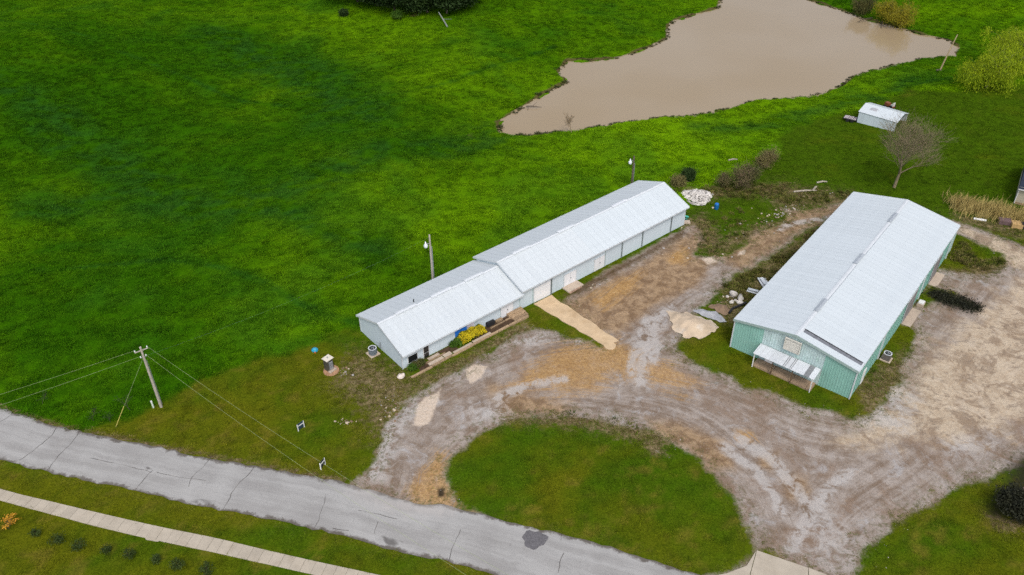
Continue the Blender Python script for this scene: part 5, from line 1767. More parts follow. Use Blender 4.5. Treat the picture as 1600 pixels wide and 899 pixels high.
L = {'willow': leaf_material('willow_leaf', (0.130, 0.220, 0.005), (0.380, 0.470, 0.011)),
     'yellow': leaf_material('yellow_leaf', (0.12, 0.13, 0.010), (0.36, 0.31, 0.018)),
     'forsythia': leaf_material('forsythia', (0.32, 0.25, 0.006), (0.62, 0.50, 0.012)),
     'dark': leaf_material('dark_leaf', (0.010, 0.026, 0.006), (0.030, 0.060, 0.010)),
     'shrub': leaf_material('shrub_leaf', (0.020, 0.036, 0.007), (0.050, 0.078, 0.013)),
     'orange': leaf_material('orange_leaf', (0.35, 0.15, 0.015), (0.60, 0.32, 0.03)),
     'bud': leaf_material('bud_leaf', (0.10, 0.095, 0.030), (0.20, 0.175, 0.060)),
     'brush': leaf_material('brush_leaf', (0.045, 0.060, 0.014), (0.125, 0.115, 0.035)),
     'black': leaf_material('near_black_leaf', (0.010, 0.012, 0.007), (0.034, 0.036, 0.018)),
     'green': leaf_material('fresh_leaf', (0.030, 0.085, 0.006), (0.075, 0.145, 0.012))}
twig_m = plain('twig', (0.185, 0.150, 0.118), .9, .2, 2, rand=0, spec=.1)
twig_tan = plain('tan_twig', (0.26, 0.19, 0.12), .9, .25, 2, rand=0, spec=.1)
twig_dark = plain('dark_twig', (0.075, 0.060, 0.048), .9, .2, 2, rand=0, spec=.1)


def skeleton(r, height, lean, levels, spread, kids, droop=0.0, trunk_r=0.2, fork=0.3, wig=0.16, ratio=0.62):
    segs, tips = [], []

    def go(p, d, L_, rad, lev):
        n = 4 if lev < levels else 3
        for i in range(n):
            d = (d + Vector((r.gauss(0, wig), r.gauss(0, wig), r.gauss(0, wig * .6) + (0.05 if lev else 0) - droop * (lev / levels) * (i / n)))).normalized()
            q = p + d * (L_ / n)
            r1 = rad * (1 - .5 * (i + 1) / n)
            segs.append((p, q, rad * (1 - .5 * i / n), r1, lev))
            p = q
            if lev < levels and (i + 1) / n > fork:
                for _ in range(kids if lev else kids + 1):
                    a = r.uniform(0, 2 * math.pi)
                    side = Vector((math.cos(a), math.sin(a), r.uniform(-.1, .5)))
                    dd = (d * r.uniform(.5, 1) + side * spread * r.uniform(.6, 1.1)).normalized()
                    go(p, dd, L_ * ratio * r.uniform(.75, 1.15), r1 * .55, lev + 1)
        tips.append((p, d))
    go(Vector((0, 0, 0)), Vector((*lean, 1)).normalized(), height, trunk_r, 0)
    return segs, tips


def tree(name, loc, label, cat, group, seed, height, lean=(0, 0), levels=3, spread=.8, kids=2, droop=0, trunk_r=.2, fork=.3, wig=.16, ratio=.62,
         bark=None, leaf=None, leaves=8, leaf_size=.22, leaf_rad=.6, hang=0.0, twig_levels=2, squash=1.0, total_h=None):
    r = random.Random(seed)
    segs, tips = skeleton(r, height, lean, levels, spread, kids, droop, trunk_r, fork, wig, ratio)
    if total_h:
        zmax = max(p.z for p, _ in tips)
        k = total_h / zmax
        segs = [(a * k, b * k, r0 * k ** .5, r1 * k ** .5, l) for a, b, r0, r1, l in segs]
        tips = [(p * k, dd) for p, dd in tips]
    root = thing(name, label, cat, loc, 0, group)
    g = np.random.default_rng(seed)
    lev = np.array([q[4] for q in segs])
    A0 = np.array([q[0][:] for q in segs]); A1 = np.array([q[1][:] for q in segs])
    R0 = np.array([q[2] for q in segs]); R1 = np.array([q[3] for q in segs])

    def cones(sel, n, rmin0, rmin1):
        p, q = A0[sel], A1[sel]
        dd = q - p
        dd /= np.linalg.norm(dd, axis=1)[:, None] + 1e-9
        ref = np.where(np.abs(dd[:, 2:3]) > .9, np.array([[1., 0, 0]]), np.array([[0, 0, 1.]]))
        u_ = np.cross(dd, ref); u_ /= np.linalg.norm(u_, axis=1)[:, None]
        w_ = np.cross(dd, u_)
        an = np.arange(n) * 2 * math.pi / n
        ring = u_[:, None, :] * np.cos(an)[None, :, None] + w_[:, None, :] * np.sin(an)[None, :, None]
        ra = np.maximum(R0[sel], rmin0)[:, None, None]; rb = np.maximum(R1[sel], rmin1)[:, None, None]
        V_ = np.concatenate([p[:, None] + ring * ra, q[:, None] + ring * rb], 1)
        b = (np.arange(len(p)) * 2 * n)[:, None, None]
        k = np.arange(n)
        F_ = np.stack([k, (k + 1) % n, n + (k + 1) % n, n + k], 1)[None] + b
        return V_.reshape(-1, 3), F_.reshape(-1, 4)
    A0 = np.vstack([A0, [[0, 0, -.4]]]); A1 = np.vstack([A1, [[0, 0, 0.02]]])
    R0 = np.append(R0, R0[0] * 1.25); R1 = np.append(R1, R0[0]); lev = np.append(lev, 0)
    V_, F_ = cones(lev < twig_levels, 6, 0, 0)
    link(np_mesh('trunk', V_, F_, [bark or M['bark']]), 'trunk', root)
    twm = lev >= twig_levels
    if leaf:
        tp_ = np.repeat(np.array([q[0][:] for q in tips]), leaves, 0)
        n = len(tp_)
        if hang:
            off = np.column_stack([g.normal(0, leaf_rad, n), g.normal(0, leaf_rad, n), -np.abs(g.normal(0, hang, n)) + .2])
            u_ = np.column_stack([g.normal(0, .25, n), g.normal(0, .25, n), -np.ones(n)])
            u_ *= (leaf_size * g.uniform(.8, 1.8, n) / np.linalg.norm(u_, axis=1))[:, None]
            wf = .38
        else:
            off = np.column_stack([g.normal(0, leaf_rad, n), g.normal(0, leaf_rad, n), g.normal(0, leaf_rad * .7, n)])
            u_ = np.column_stack([g.normal(0, 1, n), g.normal(0, 1, n), g.normal(0, .7, n)])
            u_ *= (leaf_size * g.uniform(.6, 1.3, n) / np.linalg.norm(u_, axis=1))[:, None]
            wf = .55
        c_ = tp_ + off
        c_[:, 2] = np.where(c_[:, 2] < .05, .05 + .3 * g.random(n), c_[:, 2])
        w_ = np.cross(u_, g.normal(0, 1, (n, 3)))
        w_ *= (leaf_size * wf / (np.linalg.norm(w_, axis=1) + 1e-9))[:, None]
        V_ = np.stack([c_ - u_, c_ + w_, c_ + u_, c_ - w_], 1).reshape(-1, 3)
        link(np_mesh('crown', V_, np.arange(4 * n).reshape(-1, 4), [leaf], False), 'crown', root)
    if twm.any():
        V_, F_ = cones(twm, 3, .012, .008)
        link(np_mesh('twigs', V_, F_, [bark or twig_m]), 'twigs' if leaf else 'crown', root)
    return root


# bare tree in front of the carport
tree('bare_tree', P(1397, 293), 'leafless grey brown tree with spreading twigs in front of the carport', 'tree', None, 11, 4.2, (0.30, 0.10), 4, 1.0, 2, 0, .24, .45, .12, .78,
     bark=plain('olive_twig', (0.225, 0.185, 0.115), .9, .2, 2, rand=0, spec=.1), leaf=L['bud'], leaves=1, leaf_size=.06, leaf_rad=.3, total_h=13.0)
tree('bare_sapling', P(893, 208), 'small bare tree standing at the near pond edge', 'tree', None, 12, 2.2, (0, 0), 3, .5, 2, 0, .09, .3, .12, .6, bark=twig_tan, total_h=4.0)
# willows on the right
for i, (px, py, h, lb, sd, sq) in enumerate(((1541, 138, 10.5, 'large lime green willow nearest the lawn on the right', 21, 1), (1583, 118, 11.0, 'lime green willow behind the large one at the right edge', 22, 1), (1570, 100, 8.5, 'slimmer lime green willow farthest back near the bank', 23, 1))):
    tree('willow_tree', P(px, py), lb, 'tree', 'lime green willows by the pond', sd, 2.6, (0.05 * (i - 1), 0), 3, 1.15, 1, .1, .22, .05, .22, .92, leaf=L['willow'], leaves=125, leaf_size=.13, leaf_rad=.5, hang=1.6, total_h=h * .9)
for i, (px, py, h, lb, sd) in enumerate(((1405, 44, 6.5, 'yellow green willow leaning over the far pond bank', 31), (1388, 34, 5.5, 'smaller yellow tree at the left of the pair on the far bank', 32), (1350, 22, 4.5, 'low green bush on the far bank near the fallen branches', 33))):
    tree('bank_tree', P(px, py), lb, 'tree', 'trees on the far pond bank', sd, 2.0, (0, 0), 3, 1.1, 1, .1, .15, .05, .22, .90, leaf=(L['yellow'], L['yellow'], L['brush'])[i], leaves=34, leaf_size=.14, leaf_rad=.42, hang=.9, total_h=h)
for i, (px, py, dx, dy, lb) in enumerate(((1362, 33, -4, -1.5, 'dead branch fallen into the pond below the far bank bush'), (1378, 38, -1.5, -3.5, 'second dead branch dipping into the pond under the yellow tree'))):
    p = P(px, py)
    p.z = max(p.z, WATER_Z)
    m = MB()
    m.tube([p + Vector((0, 0, .5)), p + Vector((dx * .5, dy * .5, .5)), p + Vector((dx, dy, .05))], [.14, .1, .05], 6)
    m.tube([p + Vector((dx * .4, dy * .4, .5)), p + Vector((dx * .6 - 1, dy * .9, .6))], [.07, .03], 5)
    m.tube([p + Vector((dx * .6, dy * .6, .4)), p + Vector((dx * .9 + 1, dy * .8 - .5, .3))], [.06, .02], 5)
    tag(m.build('dead_branch', twig_dark), None, lb, 'branch', 'dead branches in the pond')
m = MB()
p = P(822, 170)
p.z = WATER_Z
m.tube([p + Vector((0, 0, .3)), p + Vector((1.5, -.3, .4)), p + Vector((3.0, -.2, .15))], [.1, .08, .03], 6).tube([p + Vector((1.2, -.3, .4)), p + Vector((2.2, .7, .9))], [.05, .02], 5).tube([p + Vector((.6, 0, .35)), p + Vector((.2, -1.4, .1))], [.05, .02], 5)
tag(m.build('dead_branch', twig_dark), None, 'dead branch lying in the narrow left end of the pond', 'branch', 'dead branches in the pond')
# dark grove at the top edge
for i, (px, py, h, lb) in enumerate(((560, 4, 9, 'dark tree at the left end of the grove at the top edge'), (590, 10, 9, 'second dark tree from the left in the top grove'), (617, 17, 10, 'dark leafy tree in the grove above the small shrub'),
                                     (645, 19, 10, 'dark tree in the middle of the top grove'), (668, 20, 9, 'pale trunked tree right of the grove centre'), (698, 21, 10, 'dark tree with slanting pale trunk at the right of the grove'),
                                     (716, 14, 9, 'last dark tree at the right end of the top grove'))):
    tree('grove_tree', P(px, py), lb, 'tree', 'dark grove at the top edge', 40 + i, 4.2, (0.06 * (i - 3), 0), 3, .95, 2, .05, .24, .15, .18, .66, bark=twig_m if i in (4, 5) else twig_dark,
         leaf=L['dark'], leaves=45, leaf_size=.33, leaf_rad=.8, total_h=h)
for i, (px, py, h, lb, mt) in enumerate(((538, 25, 1.3, 'tiny dark shrub alone left of the top grove', 'dark'), (622, 30, 1.7, 'small green shrub in front of the top grove', 'green'))):
    tree('small_shrub', P(px, py), lb, 'shrub', None, 60 + i, .6, (0, 0), 2, 1.1, 3, 0, .05, .1, .2, .7, leaf=L[mt], leaves=22, leaf_size=.16, leaf_rad=.3, total_h=h)
p = P(686, 30); q = P(699, 43)
m = MB().tube([p + Vector((0, 0, 1.6)), p.lerp(q, .5) + Vector((0, 0, .9)), q + Vector((0, 0, .15))], [.12, .16, .18], 6).tube([p.lerp(q, .5) + Vector((0, 0, .9)), p + Vector((3.0, -1.0, .3))], [.08, .03], 5)
tag(m.build('fallen_branch', plain('bleached_wood', (0.20, .22, .20), .8, .2, 3)), None, 'bleached grey branch fallen in the pasture below the top grove', 'branch')
# brush between pond and yard
for i, (px, py, h, lb, mt, bk, lv) in enumerate((
        (1150, 294, 4.6, 'big brown and green bush above the rock pile', 'brush', twig_tan, 2), (1168, 288, 4.0, 'greener right half of the brush behind the yard', 'brush', twig_m, 5),
        (1128, 292, 3.0, 'low twiggy bush left of the big brown bush', 'brush', twig_tan, 2), (1198, 258, 3.0, 'tan leafless bush above the brush', 'bud', twig_tan, 3), (1186, 262, 2.6, 'low tan bush beside the tan leafless bush', 'bud', twig_tan, 3),
        (1075, 280, 1.6, 'small dark green shrub behind the far barn end', 'dark', twig_dark, 12), (1062, 292, 1.8, 'dry brown weeds against the far barn corner', 'bud', twig_tan, 4))):
    tree('brush_bush', P(px, py), lb, 'bush', 'brush between the pond and the yard', 70 + i, 1.5, (0.05, 0), 3, 1.25, 2, 0, .06, .2, .26, .84, bark=bk, leaf=L[mt], leaves=max(1, lv), leaf_size=.10, leaf_rad=.35, total_h=h)
tree('dark_bush', P(1592, 800), 'dense dark bush on the dark ground in the bottom right corner', 'bush', None, 141, 1.6, (-.1, .1), 3, 1.5, 1, 0, .08, .2, .25, .85, bark=twig_dark, leaf=L['black'], leaves=70, leaf_size=.13, leaf_rad=.5, total_h=2.8)
bp_ = thing('brush_heap', 'long low heap of dark brush beside the green building side yard', 'brush heap', P(1490, 470), 0)
a_ = P(1458, 460); b_ = P(1527, 482); c_ = P(1490, 470)
g = np.random.default_rng(77)
n = 2600
u_ = g.random(n)
q = np.outer(1 - u_, np.array(a_[:])) + np.outer(u_, np.array(b_[:])) - np.array(c_[:])
wd_ = .55 + .35 * np.sin(u_ * 3.1)
q[:, 0] += g.normal(0, wd_ * .8, n); q[:, 1] += g.normal(0, wd_ * .95, n)
q[:, 2] += .04 + np.abs(g.normal(0, .16, n))
e1 = g.normal(0, 1, (n, 3)); e1 *= (.16 / np.linalg.norm(e1, axis=1))[:, None]
e2 = np.cross(e1, g.normal(0, 1, (n, 3))); e2 *= (.06 / np.linalg.norm(e2, axis=1))[:, None]
link(np_mesh('branches', np.stack([q - e1, q + e2, q + e1, q - e2], 1).reshape(-1, 3), np.arange(4 * n).reshape(-1, 4), [L['black']], False), 'branches', bp_)
# shrub row below the sidewalk
for i, (px, py) in enumerate(((57, 838), (88, 850), (128, 856), (166, 862), (204, 870), (246, 877), (281, 890), (322, 899))):
    tree('row_shrub', P(px, py), ('first', 'second', 'third', 'fourth', 'fifth', 'sixth', 'seventh', 'eighth')[i] + ' dark shrub after the orange one, in the row below the sidewalk', 'shrub', 'dark shrubs in a row below the sidewalk', 90 + i,
         (.5, .62, .6, .42, .55, .5, .6, .5)[i], (0, 0), 1, 1.5, 5, 0, .03, .0, .25, 1.05, bark=twig_dark, leaf=L['shrub'], leaves=13, leaf_size=.085, leaf_rad=.13, total_h=(.75, 1.0, .9, .65, .85, .75, .95, .75)[i])
tree('orange_shrub', P(14, 826), 'small orange leaved shrub at the start of the shrub row', 'shrub', None, 99, .7, (0, 0), 1, 1.0, 5, 0, .03, .0, .25, 1.0, leaf=L['orange'], leaves=12, leaf_size=.09, leaf_rad=.11, total_h=1.3)
for i, (px, py, lb) in enumerate(((146, 658, 'dark sapling in the grass left of the yellow guard'), (173, 660, 'dark sapling closest to the yellow guard'), (204, 642, 'thin dark sapling between the guard and the utility pole'), (66, 632, 'faint thin sapling far left by the road bend'))):
    tree('roadside_sapling', P(px, py), lb, 'sapling', 'thin saplings by the road bend', 110 + i, .7, (0, 0), 2, .7, 1, 0, .025, .4, .2, .7, bark=twig_dark, leaf=L['dark'], leaves=3, leaf_size=.07, leaf_rad=.12, total_h=1.7)
# yellow shrub and small plants in the bed
fb = thing('yellow_shrub', 'clipped bright yellow flowering shrub below the blue sign', 'shrub', on_barn(9.7, 10.3), BARN_A)
r = random.Random(5)
vs, fs, vg, fg = [], [], [], []
for k in range(5200):
    a, b = r.uniform(-1, 1), r.uniform(-1, 1)
    x = a * 2.05; y = b * 0.72
    zt = 1.18 * (1 - abs(a) ** 4 * .45) * (1 - abs(b) ** 3 * .5) * (1 + .12 * math.sin(a * 9) + .1 * math.sin(b * 5 + a * 4))
    z = zt * (r.random() ** .35) + .08
    u_ = Vector((r.gauss(0, 1), r.gauss(0, 1), r.gauss(0, 1))).normalized() * r.uniform(.05, .11)
    w_ = u_.orthogonal().normalized() * .05
    c = Vector((x, y, z))
    gl = z < zt * .45 or (b > .45 and r.random() < .75) or (a < -.82) or r.random() < .1
    V_, F_ = (vg, fg) if gl else (vs, fs)
    o = len(V_)
    V_ += [c - u_, c + w_, c + u_, c - w_]
    F_.append((o, o + 1, o + 2, o + 3))
MB().add(vs, fs).build('blossom', L['forsythia'], fb)
MB().add(vg, fg).build('foliage', L['green'], fb)
m = MB()
for k in range(9):
    m.tube([(-1.7 + k * .42, 0, -.1), (-1.7 + k * .42 + r.gauss(0, .1), r.gauss(0, .2), .7)], [.03, .015], 4)
m.build('stems', twig_dark, fb)
for i, (s_, t_, h, mt, lb) in enumerate(((7.3, 10.2, .5, 'green', 'small green plant at the left foot of the yellow shrub'), (0.9, 10.4, .55, 'green', 'low green plant at the barn front corner of the bed'), (1.6, 10.35, .5, 'brush', 'middle low plant under the front barn window'), (2.3, 10.3, .5, 'brush', 'low plant left of the glass barn door'))):
    tree('bed_plant', on_barn(s_, t_, 0.18), lb, 'plant', 'small plants in the barn bed', 120 + i, .3, (0, 0), 2, 1.2, 4, 0, .02, .0, .2, .8, bark=twig_dark, leaf=L[mt], leaves=7, leaf_size=.07, leaf_rad=.16, total_h=h)

# dry reeds on the right (stuff)
r = random.Random(8)
reed_m = leaf_material('dry_reed', (0.26, 0.19, 0.06), (0.56, 0.45, 0.17))
vs, fs = [], []
line = [P(*q) for q in ((1494, 332), (1520, 336), (1545, 341), (1570, 345), (1590, 348), (1640, 360))]
for k in range(2600):
    u_ = r.random() * (len(line) - 1)
    i = int(u_)
    p = line[i].lerp(line[i + 1], u_ - i)
    dense = .5 + .5 * math.sin(u_ * 5 + 1) * math.sin(u_ * 11)
    p = p + Vector((r.gauss(0, .5), r.gauss(1.6, 1.3), 0))
    p.z = hz(p.x, p.y)
    h = r.uniform(.9, 2.3) * (.75 + .35 * dense)
    d_ = Vector((r.gauss(0.12, .28), r.gauss(0, .28), 1)).normalized() * h
    s_ = Vector((r.gauss(0, 1), r.gauss(0, 1), 0)).normalized() * r.uniform(.02, .05)
    bend = Vector((r.gauss(.15, .3), r.gauss(0, .3), -.1)) * h * .4
    o = len(vs)
    vs += [p - s_, p + s_, p + d_ * .6 + s_ * .7, p + d_ * .6 - s_ * .7, p + d_ + bend * .5]
    fs += [(o, o + 1, o + 2, o + 3), (o + 3, o + 2, o + 4)]
tag(MB().add(vs, fs).build('dry_reeds', reed_m), 'stuff', 'band of tall dry yellow reeds in front of the house corner', 'reeds')


print('T', round(time.time() - T0, 1))
# ------------------------------------------------------------------ grass, weeds, stones (scattered stuff)
def tuft_mesh(name, seed, blades, rad, h, wid, mat):
    r = random.Random(seed)
    vs, fs = [], []
    for _ in range(blades):
        a = r.uniform(0, 6.283); q = rad * math.sqrt(r.random())
        p = Vector((q * math.cos(a), q * math.sin(a), -.03))
        lean = Vector((math.cos(a) * r.uniform(.1, .7) + r.gauss(0, .25), math.sin(a) * r.uniform(.1, .7) + r.gauss(0, .25), 1)).normalized()
        hh = h * r.uniform(.5, 1.1)
        s_ = Vector((-math.sin(a + r.gauss(0, .8)), math.cos(a + r.gauss(0, .8)), 0)) * wid
        o = len(vs)
        tip = p + lean * hh + Vector((lean.x, lean.y, -.3)) * hh * .35
        vs += [p - s_, p + s_, p + lean * hh * .6 + s_ * .8, p + lean * hh * .6 - s_ * .8, tip]
        fs += [(o, o + 1, o + 2, o + 3), (o + 3, o + 2, o + 4)]
    me = bpy.data.meshes.new(name)
    me.from_pydata([tuple(v) for v in vs], [], fs)
    me.materials.append(mat)
    me.update()
    return bpy.data.objects.new(name, me)


def scatter(name, xyz, rot, scl, attrs, template, label, cat, mat):
    me = bpy.data.meshes.new(name)
    n = len(xyz)
    me.vertices.add(n)
    me.vertices.foreach_set('co', np.ascontiguousarray(xyz, np.float32).ravel())
    set_attributes(me, {'rot': rot, 'scl': scl, **attrs})
    me.materials.append(mat)
    me.update()
    o = link(me, name, kind='stuff', label=label, cat=cat)
    ng = bpy.data.node_groups.new(name, 'GeometryNodeTree')
    ng.interface.new_socket('Geometry', in_out='INPUT', socket_type='NodeSocketGeometry')
    ng.interface.new_socket('Geometry', in_out='OUTPUT', socket_type='NodeSocketGeometry')
    gi = ng.nodes.new('NodeGroupInput'); go = ng.nodes.new('NodeGroupOutput')
    ip = ng.nodes.new('GeometryNodeInstanceOnPoints')
    oi = ng.nodes.new('GeometryNodeObjectInfo')
    oi.inputs['Object'].default_value = template
    ra = ng.nodes.new('GeometryNodeInputNamedAttribute'); ra.data_type = 'FLOAT_VECTOR'; ra.inputs[0].default_value = 'rot'
    sa = ng.nodes.new('GeometryNodeInputNamedAttribute'); sa.data_type = 'FLOAT_VECTOR'; sa.inputs[0].default_value = 'scl'
    ng.links.new(gi.outputs[0], ip.inputs['Points'])
    ng.links.new(oi.outputs['Geometry'], ip.inputs['Instance'])
    ng.links.new(ra.outputs[0], ip.inputs['Rotation'])
    ng.links.new(sa.outputs[0], ip.inputs['Scale'])
    ng.links.new(ip.outputs[0], go.inputs[0])
    md = o.modifiers.new('scatter', 'NODES')
    md.node_group = ng
    return o


def in_view(x, y, z, pad=40):
    dz = z - CAM_H
    fw = y * _c - dz * _s
    up = y * _s + dz * _c
    u = x / fw * FPX; v = -up / fw * FPX
    return (np.abs(u) < 800 + pad) & (np.abs(v) < 449 + pad) & (fw > 1)


blade_m = make_grass_blade_material('grass_blades')
N = 420000
px_ = rng.uniform(-125, 130, N); py_ = rng.uniform(42, 218, N)
keepd = rng.random(N) < np.clip(1.25 - (py_ - 60) / 260, .45, 1)
px_, py_ = px_[keepd], py_[keepd]
kv = in_view(px_, py_, np.zeros(len(px_)), 110)
px_, py_ = px_[kv], py_[kv]
pz_ = H(px_, py_)
kv = in_view(px_, py_, pz_)
px_, py_, pz_ = px_[kv], py_[kv], pz_[kv]
nearm = (px_ > -75) & (px_ < 95) & (py_ < 130)
ysd = np.full(px_.shape, -12.0); ysd[nearm] = yard_sd(px_[nearm], py_[nearm])
rsd = np.full(px_.shape, -12.0); rsd[nearm] = sdf(px_[nearm], py_[nearm], ROAD_POLY)
wpoly = [tuple(p) for p in WALK_T[::12]] + [tuple(p) for p in WALK_B[::-12]]
wsd = np.full(px_.shape, -12.0); wsd[nearm] = sdf(px_[nearm], py_[nearm], wpoly)
psd = sdf(px_, py_, POND)
asd = sdf(px_, py_, APRON)


def foot(o, ang, s0, s1, t0, t1):
    dd = np.array([math.cos(ang), math.sin(ang)]); nn = np.array([math.sin(ang), -math.cos(ang)])
    q = [o + dd * s0 + nn * t0, o + dd * s1 + nn * t0, o + dd * s1 + nn * t1, o + dd * s0 + nn * t1]
    return sdf(px_, py_, [tuple(v) for v in q])


blocked = (foot(BARN_O, BARN_A, 0, BL2, 0.4, 11.8) > 0) | (foot(BARN_O, BARN_A, 20.2, 23.6, 9, 22.4) > 0) | (foot(GREEN_O, GREEN_A, 0, GL, 0, GW) > 0) | (foot(GREEN_O, GREEN_A, -1.5, 0, 3.7, 11) > 0)
dk_ = np.zeros(px_.shape); dk_[nearm] = mx(DARK, px_[nearm], py_[nearm], DARK_W)
sparse = ysd + 1.4 * vnoise(px_ / 1.6, py_ / 1.6, 81) + rng.normal(0, .5, len(px_))
ok = (sparse < 0.1) & (rsd < -0.12) & (wsd < -0.1) & (psd < -0.9) & (asd < -0.1) & ~blocked & (dk_ < .5)
px_, py_, pz_, ysd, rsd = px_[ok], py_[ok], pz_[ok], ysd[ok], rsd[ok]
lw = smooth(-.8, .8, sdf(px_, py_, LAWN) + 1.3 * fbm(px_ / 3, py_ / 3, 3, 82))
ls = lush_light_at(px_, py_)
nearm = (px_ > -75) & (px_ < 95) & (py_ < 130)
wd = np.zeros(px_.shape); wd[nearm] = mx(WEED, px_[nearm], py_[nearm])
n = len(px_)
edge = np.exp(-np.minimum(np.abs(ysd), np.abs(rsd)) / 0.8)
dead = np.clip((wd * .75 + .35 * edge) * (rng.random(n) < .75) * rng.uniform(.3, 1, n), 0, 1) * (lw > .3)
tall = np.clip(vnoise(px_ / 2.3, py_ / 2.3, 83) + .6 * vnoise(px_ / .9, py_ / .9, 84), -.6, 1.4)
hsc = np.where(lw > .5, .30 + .15 * tall + .5 * wd * rng.random(n), .75 + .5 * tall) * rng.uniform(.7, 1.3, n)
wsc = np.where(lw > .5, .85, 1.15) * rng.uniform(.75, 1.35, n)
rot = np.stack([rng.normal(0, .08, n), rng.normal(0, .08, n), rng.uniform(0, 6.283, n)], 1)
turf_c = grass_rgb(px_, py_, lw, ls, swale_at(px_, py_))
rank = (rng.random(n) < .03 * np.clip(.4 + vnoise(px_ / 14, py_ / 14, 85), 0, 1.4)) & (lw < .5)
hsc = np.where(rank, hsc * 1.9, hsc); wsc = np.where(rank, wsc * 1.5, wsc)
turf_c[rank] *= .55
tf = tuft_mesh('grass_tuft', 3, 26, .36, .26, .022, blade_m)
scatter('grass', np.stack([px_, py_, pz_], 1), rot, np.stack([wsc, wsc, hsc], 1), {'turf': turf_c, 'tint': rng.random(n), 'deadness': dead}, tf, 'green grass covering the pasture and lawns', 'grass', blade_m)
print('tufts', n)

# rank weeds beside the green building and behind the yard
wz = [(px_poly(q), cnt) for q, cnt in (([(1132, 450), (1290, 352), (1318, 335), (1330, 345), (1180, 480), (1150, 470)], 1900), ([(1050, 296), (1130, 288), (1230, 285), (1340, 298), (1330, 312), (1235, 318), (1120, 304)], 420),
      ([(1100, 330), (1160, 325), (1170, 372), (1110, 396), (1085, 380)], 90), ([(1475, 395), (1500, 372), (1570, 405), (1530, 424)], 200), ([(800, 652), (960, 655), (1040, 685), (1000, 672), (880, 648)], 50))]
wx_, wy_ = [], []
for poly, cnt in wz:
    a = np.array(poly)
    x = rng.uniform(a[:, 0].min(), a[:, 0].max(), cnt * 3); y = rng.uniform(a[:, 1].min(), a[:, 1].max(), cnt * 3)
    k = (sdf(x, y, poly) + .8 * vnoise(x / 1.5, y / 1.5, 88) > 0) & (vnoise(x / 2.2, y / 2.2, 89) > -.35)
    wx_.append(x[k][:cnt]); wy_.append(y[k][:cnt])
px_, py_ = np.concatenate(wx_), np.concatenate(wy_)
ok = ~(foot(GREEN_O, GREEN_A, -.1, GL + .1, -.1, GW + .1) > 0) & ~(foot(BARN_O, BARN_A, 0, BL2, 0, 11) > 0)
px_, py_ = px_[ok], py_[ok]
n = len(px_)
weed_m = make_grass_blade_material('weed_blades')
tf3 = tuft_mesh('weed_tuft', 21, 34, .34, .62, .026, weed_m)
sc = rng.uniform(.35, 1.1, n)
wl = np.ones(n)
wturf = lerp3(rng.random(n), (0.026, 0.048, 0.006), (0.105, 0.120, 0.018))
scatter('rank_weeds', np.stack([px_, py_, H(px_, py_)], 1), np.stack([rng.normal(0, .15, n), rng.normal(0, .15, n), rng.uniform(0, 6.28, n)], 1), np.stack([sc, sc, sc * rng.uniform(.4, 1.1, n)], 1),
        {'turf': wturf, 'tint': rng.random(n), 'deadness': np.clip(rng.random(n) ** 1.6, 0, .9)}, tf3, 'dark and dead rank weeds along the green building and yard edge', 'weeds', weed_m)

# dark clumps of sedge and stones along the pond edge
pl = np.array(POND[:42])
seg = np.linalg.norm(np.diff(pl, axis=0), axis=1)
cum = np.concatenate([[0], np.cumsum(seg)])
n = 1500
s_ = rng.uniform(0, cum[-1], n)
dens = vnoise(s_ / 3.0, np.zeros(n), 91)
s_ = s_[dens > -.35]
n = len(s_)
bx = np.interp(s_, cum, pl[:, 0]); by = np.interp(s_, cum, pl[:, 1])
bx += rng.normal(0, .35, n); by += rng.normal(0, .35, n)
kp = sdf(bx, by, POND) < .25
bx, by = bx[kp], by[kp]
n = len(bx)
bz = np.maximum(H(bx, by), WATER_Z - .02)
clump_m = leaf_material('sedge_clump', (0.012, 0.020, 0.005), (0.050, 0.060, 0.014))
tf2 = tuft_mesh('sedge_tuft', 9, 46, .42, .55, .035, clump_m)
sc = rng.uniform(.25, .85, n) ** 1.4 * (1 + .7 * np.exp(-((bx + 1) ** 2 + (by - 142) ** 2) / 200))
scatter('sedge_clumps', np.stack([bx, by, bz], 1), np.stack([np.zeros(n), np.zeros(n), rng.uniform(0, 6.28, n)], 1), np.stack([sc, sc, sc * .75], 1), {}, tf2, 'dark sedge clumps fringing the pond edge', 'sedge', clump_m)

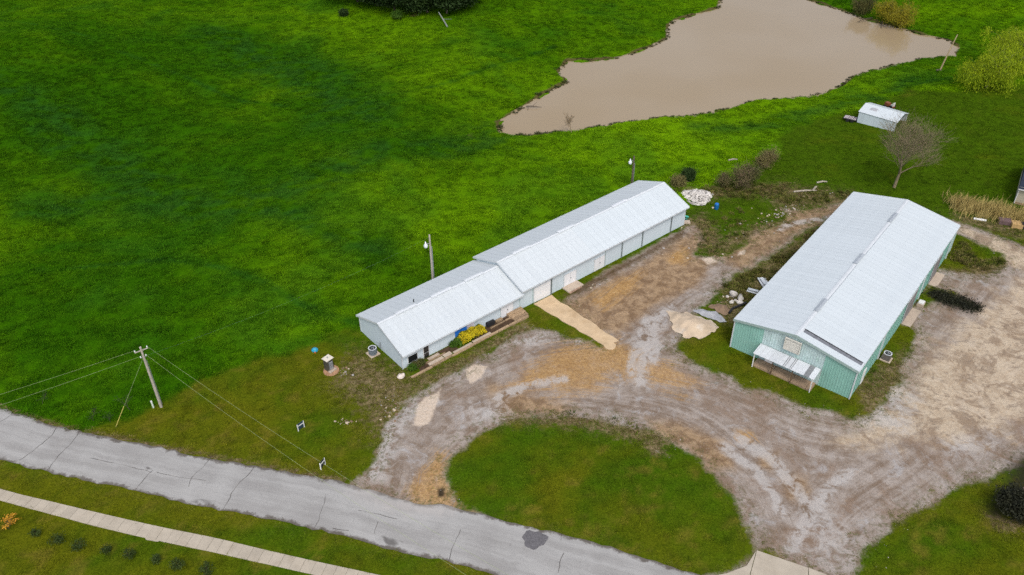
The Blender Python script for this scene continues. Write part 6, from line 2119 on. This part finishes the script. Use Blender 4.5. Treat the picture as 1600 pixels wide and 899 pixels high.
# loose stones along the gravel edges
N = 60000
gx_ = rng.uniform(-26, 90, N); gy_ = rng.uniform(42, 115, N)
ys_ = yard_sd(gx_, gy_)
pr = np.exp(-np.abs(ys_ - .5) / .7) * .12 + (ys_ > 0) * .008
ok = (rng.random(N) < pr * (1 + vnoise(gx_ / 4, gy_ / 4, 95)))
ok &= sdf(gx_, gy_, ROAD_POLY) < -.2
gx_, gy_ = gx_[ok], gy_[ok]
px_, py_ = gx_, gy_
ok = ~((foot(BARN_O, BARN_A, 0, BL2, 0.4, 11.8) > 0) | (foot(BARN_O, BARN_A, 20.2, 23.6, 9, 22.4) > 0) | (foot(GREEN_O, GREEN_A, -1.5, GL, 0, GW) > 0))
gx_, gy_ = gx_[ok], gy_[ok]
n = len(gx_)
gz_ = H(gx_, gy_) + .03
grit_m = plain('loose_gravel_stone', (0.40, 0.37, 0.33), .95, .3, 3, rand=0.15, spec=.1)
rk = MB().rock((0, 0, 0), 1, .8, .55, 77, 0, 1)
me = bpy.data.meshes.new('stone_piece'); me.from_pydata(rk.v, [], rk.f); me.materials.append(stone_m); me.update()
me.materials.clear(); me.materials.append(grit_m)
rko = bpy.data.objects.new('stone_piece', me)
sc = .03 + .06 * rng.random(n) ** 4
scatter('loose_stones', np.stack([gx_, gy_, gz_], 1), np.stack([np.zeros(n), np.zeros(n), rng.uniform(0, 6.28, n)], 1), np.stack([sc, sc, sc], 1), {}, rko, 'loose pale stones scattered along the gravel edges', 'stones', stone_m)
print('stones', n)
r = random.Random(31)
rb = MB()
for (px0, py0, sx_, sy_, cnt) in ((1222, 332, 16, 9, 60), (1196, 345, 9, 9, 26), (1240, 326, 14, 5, 24), (1120, 400, 26, 5, 16), (1140, 470, 16, 10, 26), (1070, 362, 8, 8, 16), (930, 446, 14, 6, 16), (1060, 395, 26, 10, 14), (1150, 360, 40, 18, 22), (1280, 305, 40, 10, 20), (608, 640, 18, 22, 40), (538, 582, 7, 6, 22), (540, 659, 14, 4, 20)):
    for k in range(cnt):
        p = P(px0 + r.gauss(0, sx_ * .55), py0 + r.gauss(0, sy_ * .55))
        q = .05 + .17 * r.random() ** 2.2
        rb.rock((p.x, p.y, p.z + q * .25), q, q * r.uniform(.5, 1), q * r.uniform(.4, .7), r.randrange(9999), r.choice((0, 0, 1, 2)), 0)
tag(rb.build('rubble', [plain('tan_rubble', (0.46, 0.38, 0.28), .95, .3, 3, rand=0, spec=.1), plain('grey_rubble', (0.36, 0.34, 0.32), .95, .3, 3, rand=0, spec=.1), plain('brown_rubble', (0.22, 0.15, 0.10), .95, .3, 3, rand=0, spec=.1)]), 'stuff', 'loose rubble scattered in the rough ground and lawn edges', 'rubble')

print('T', round(time.time() - T0, 1))
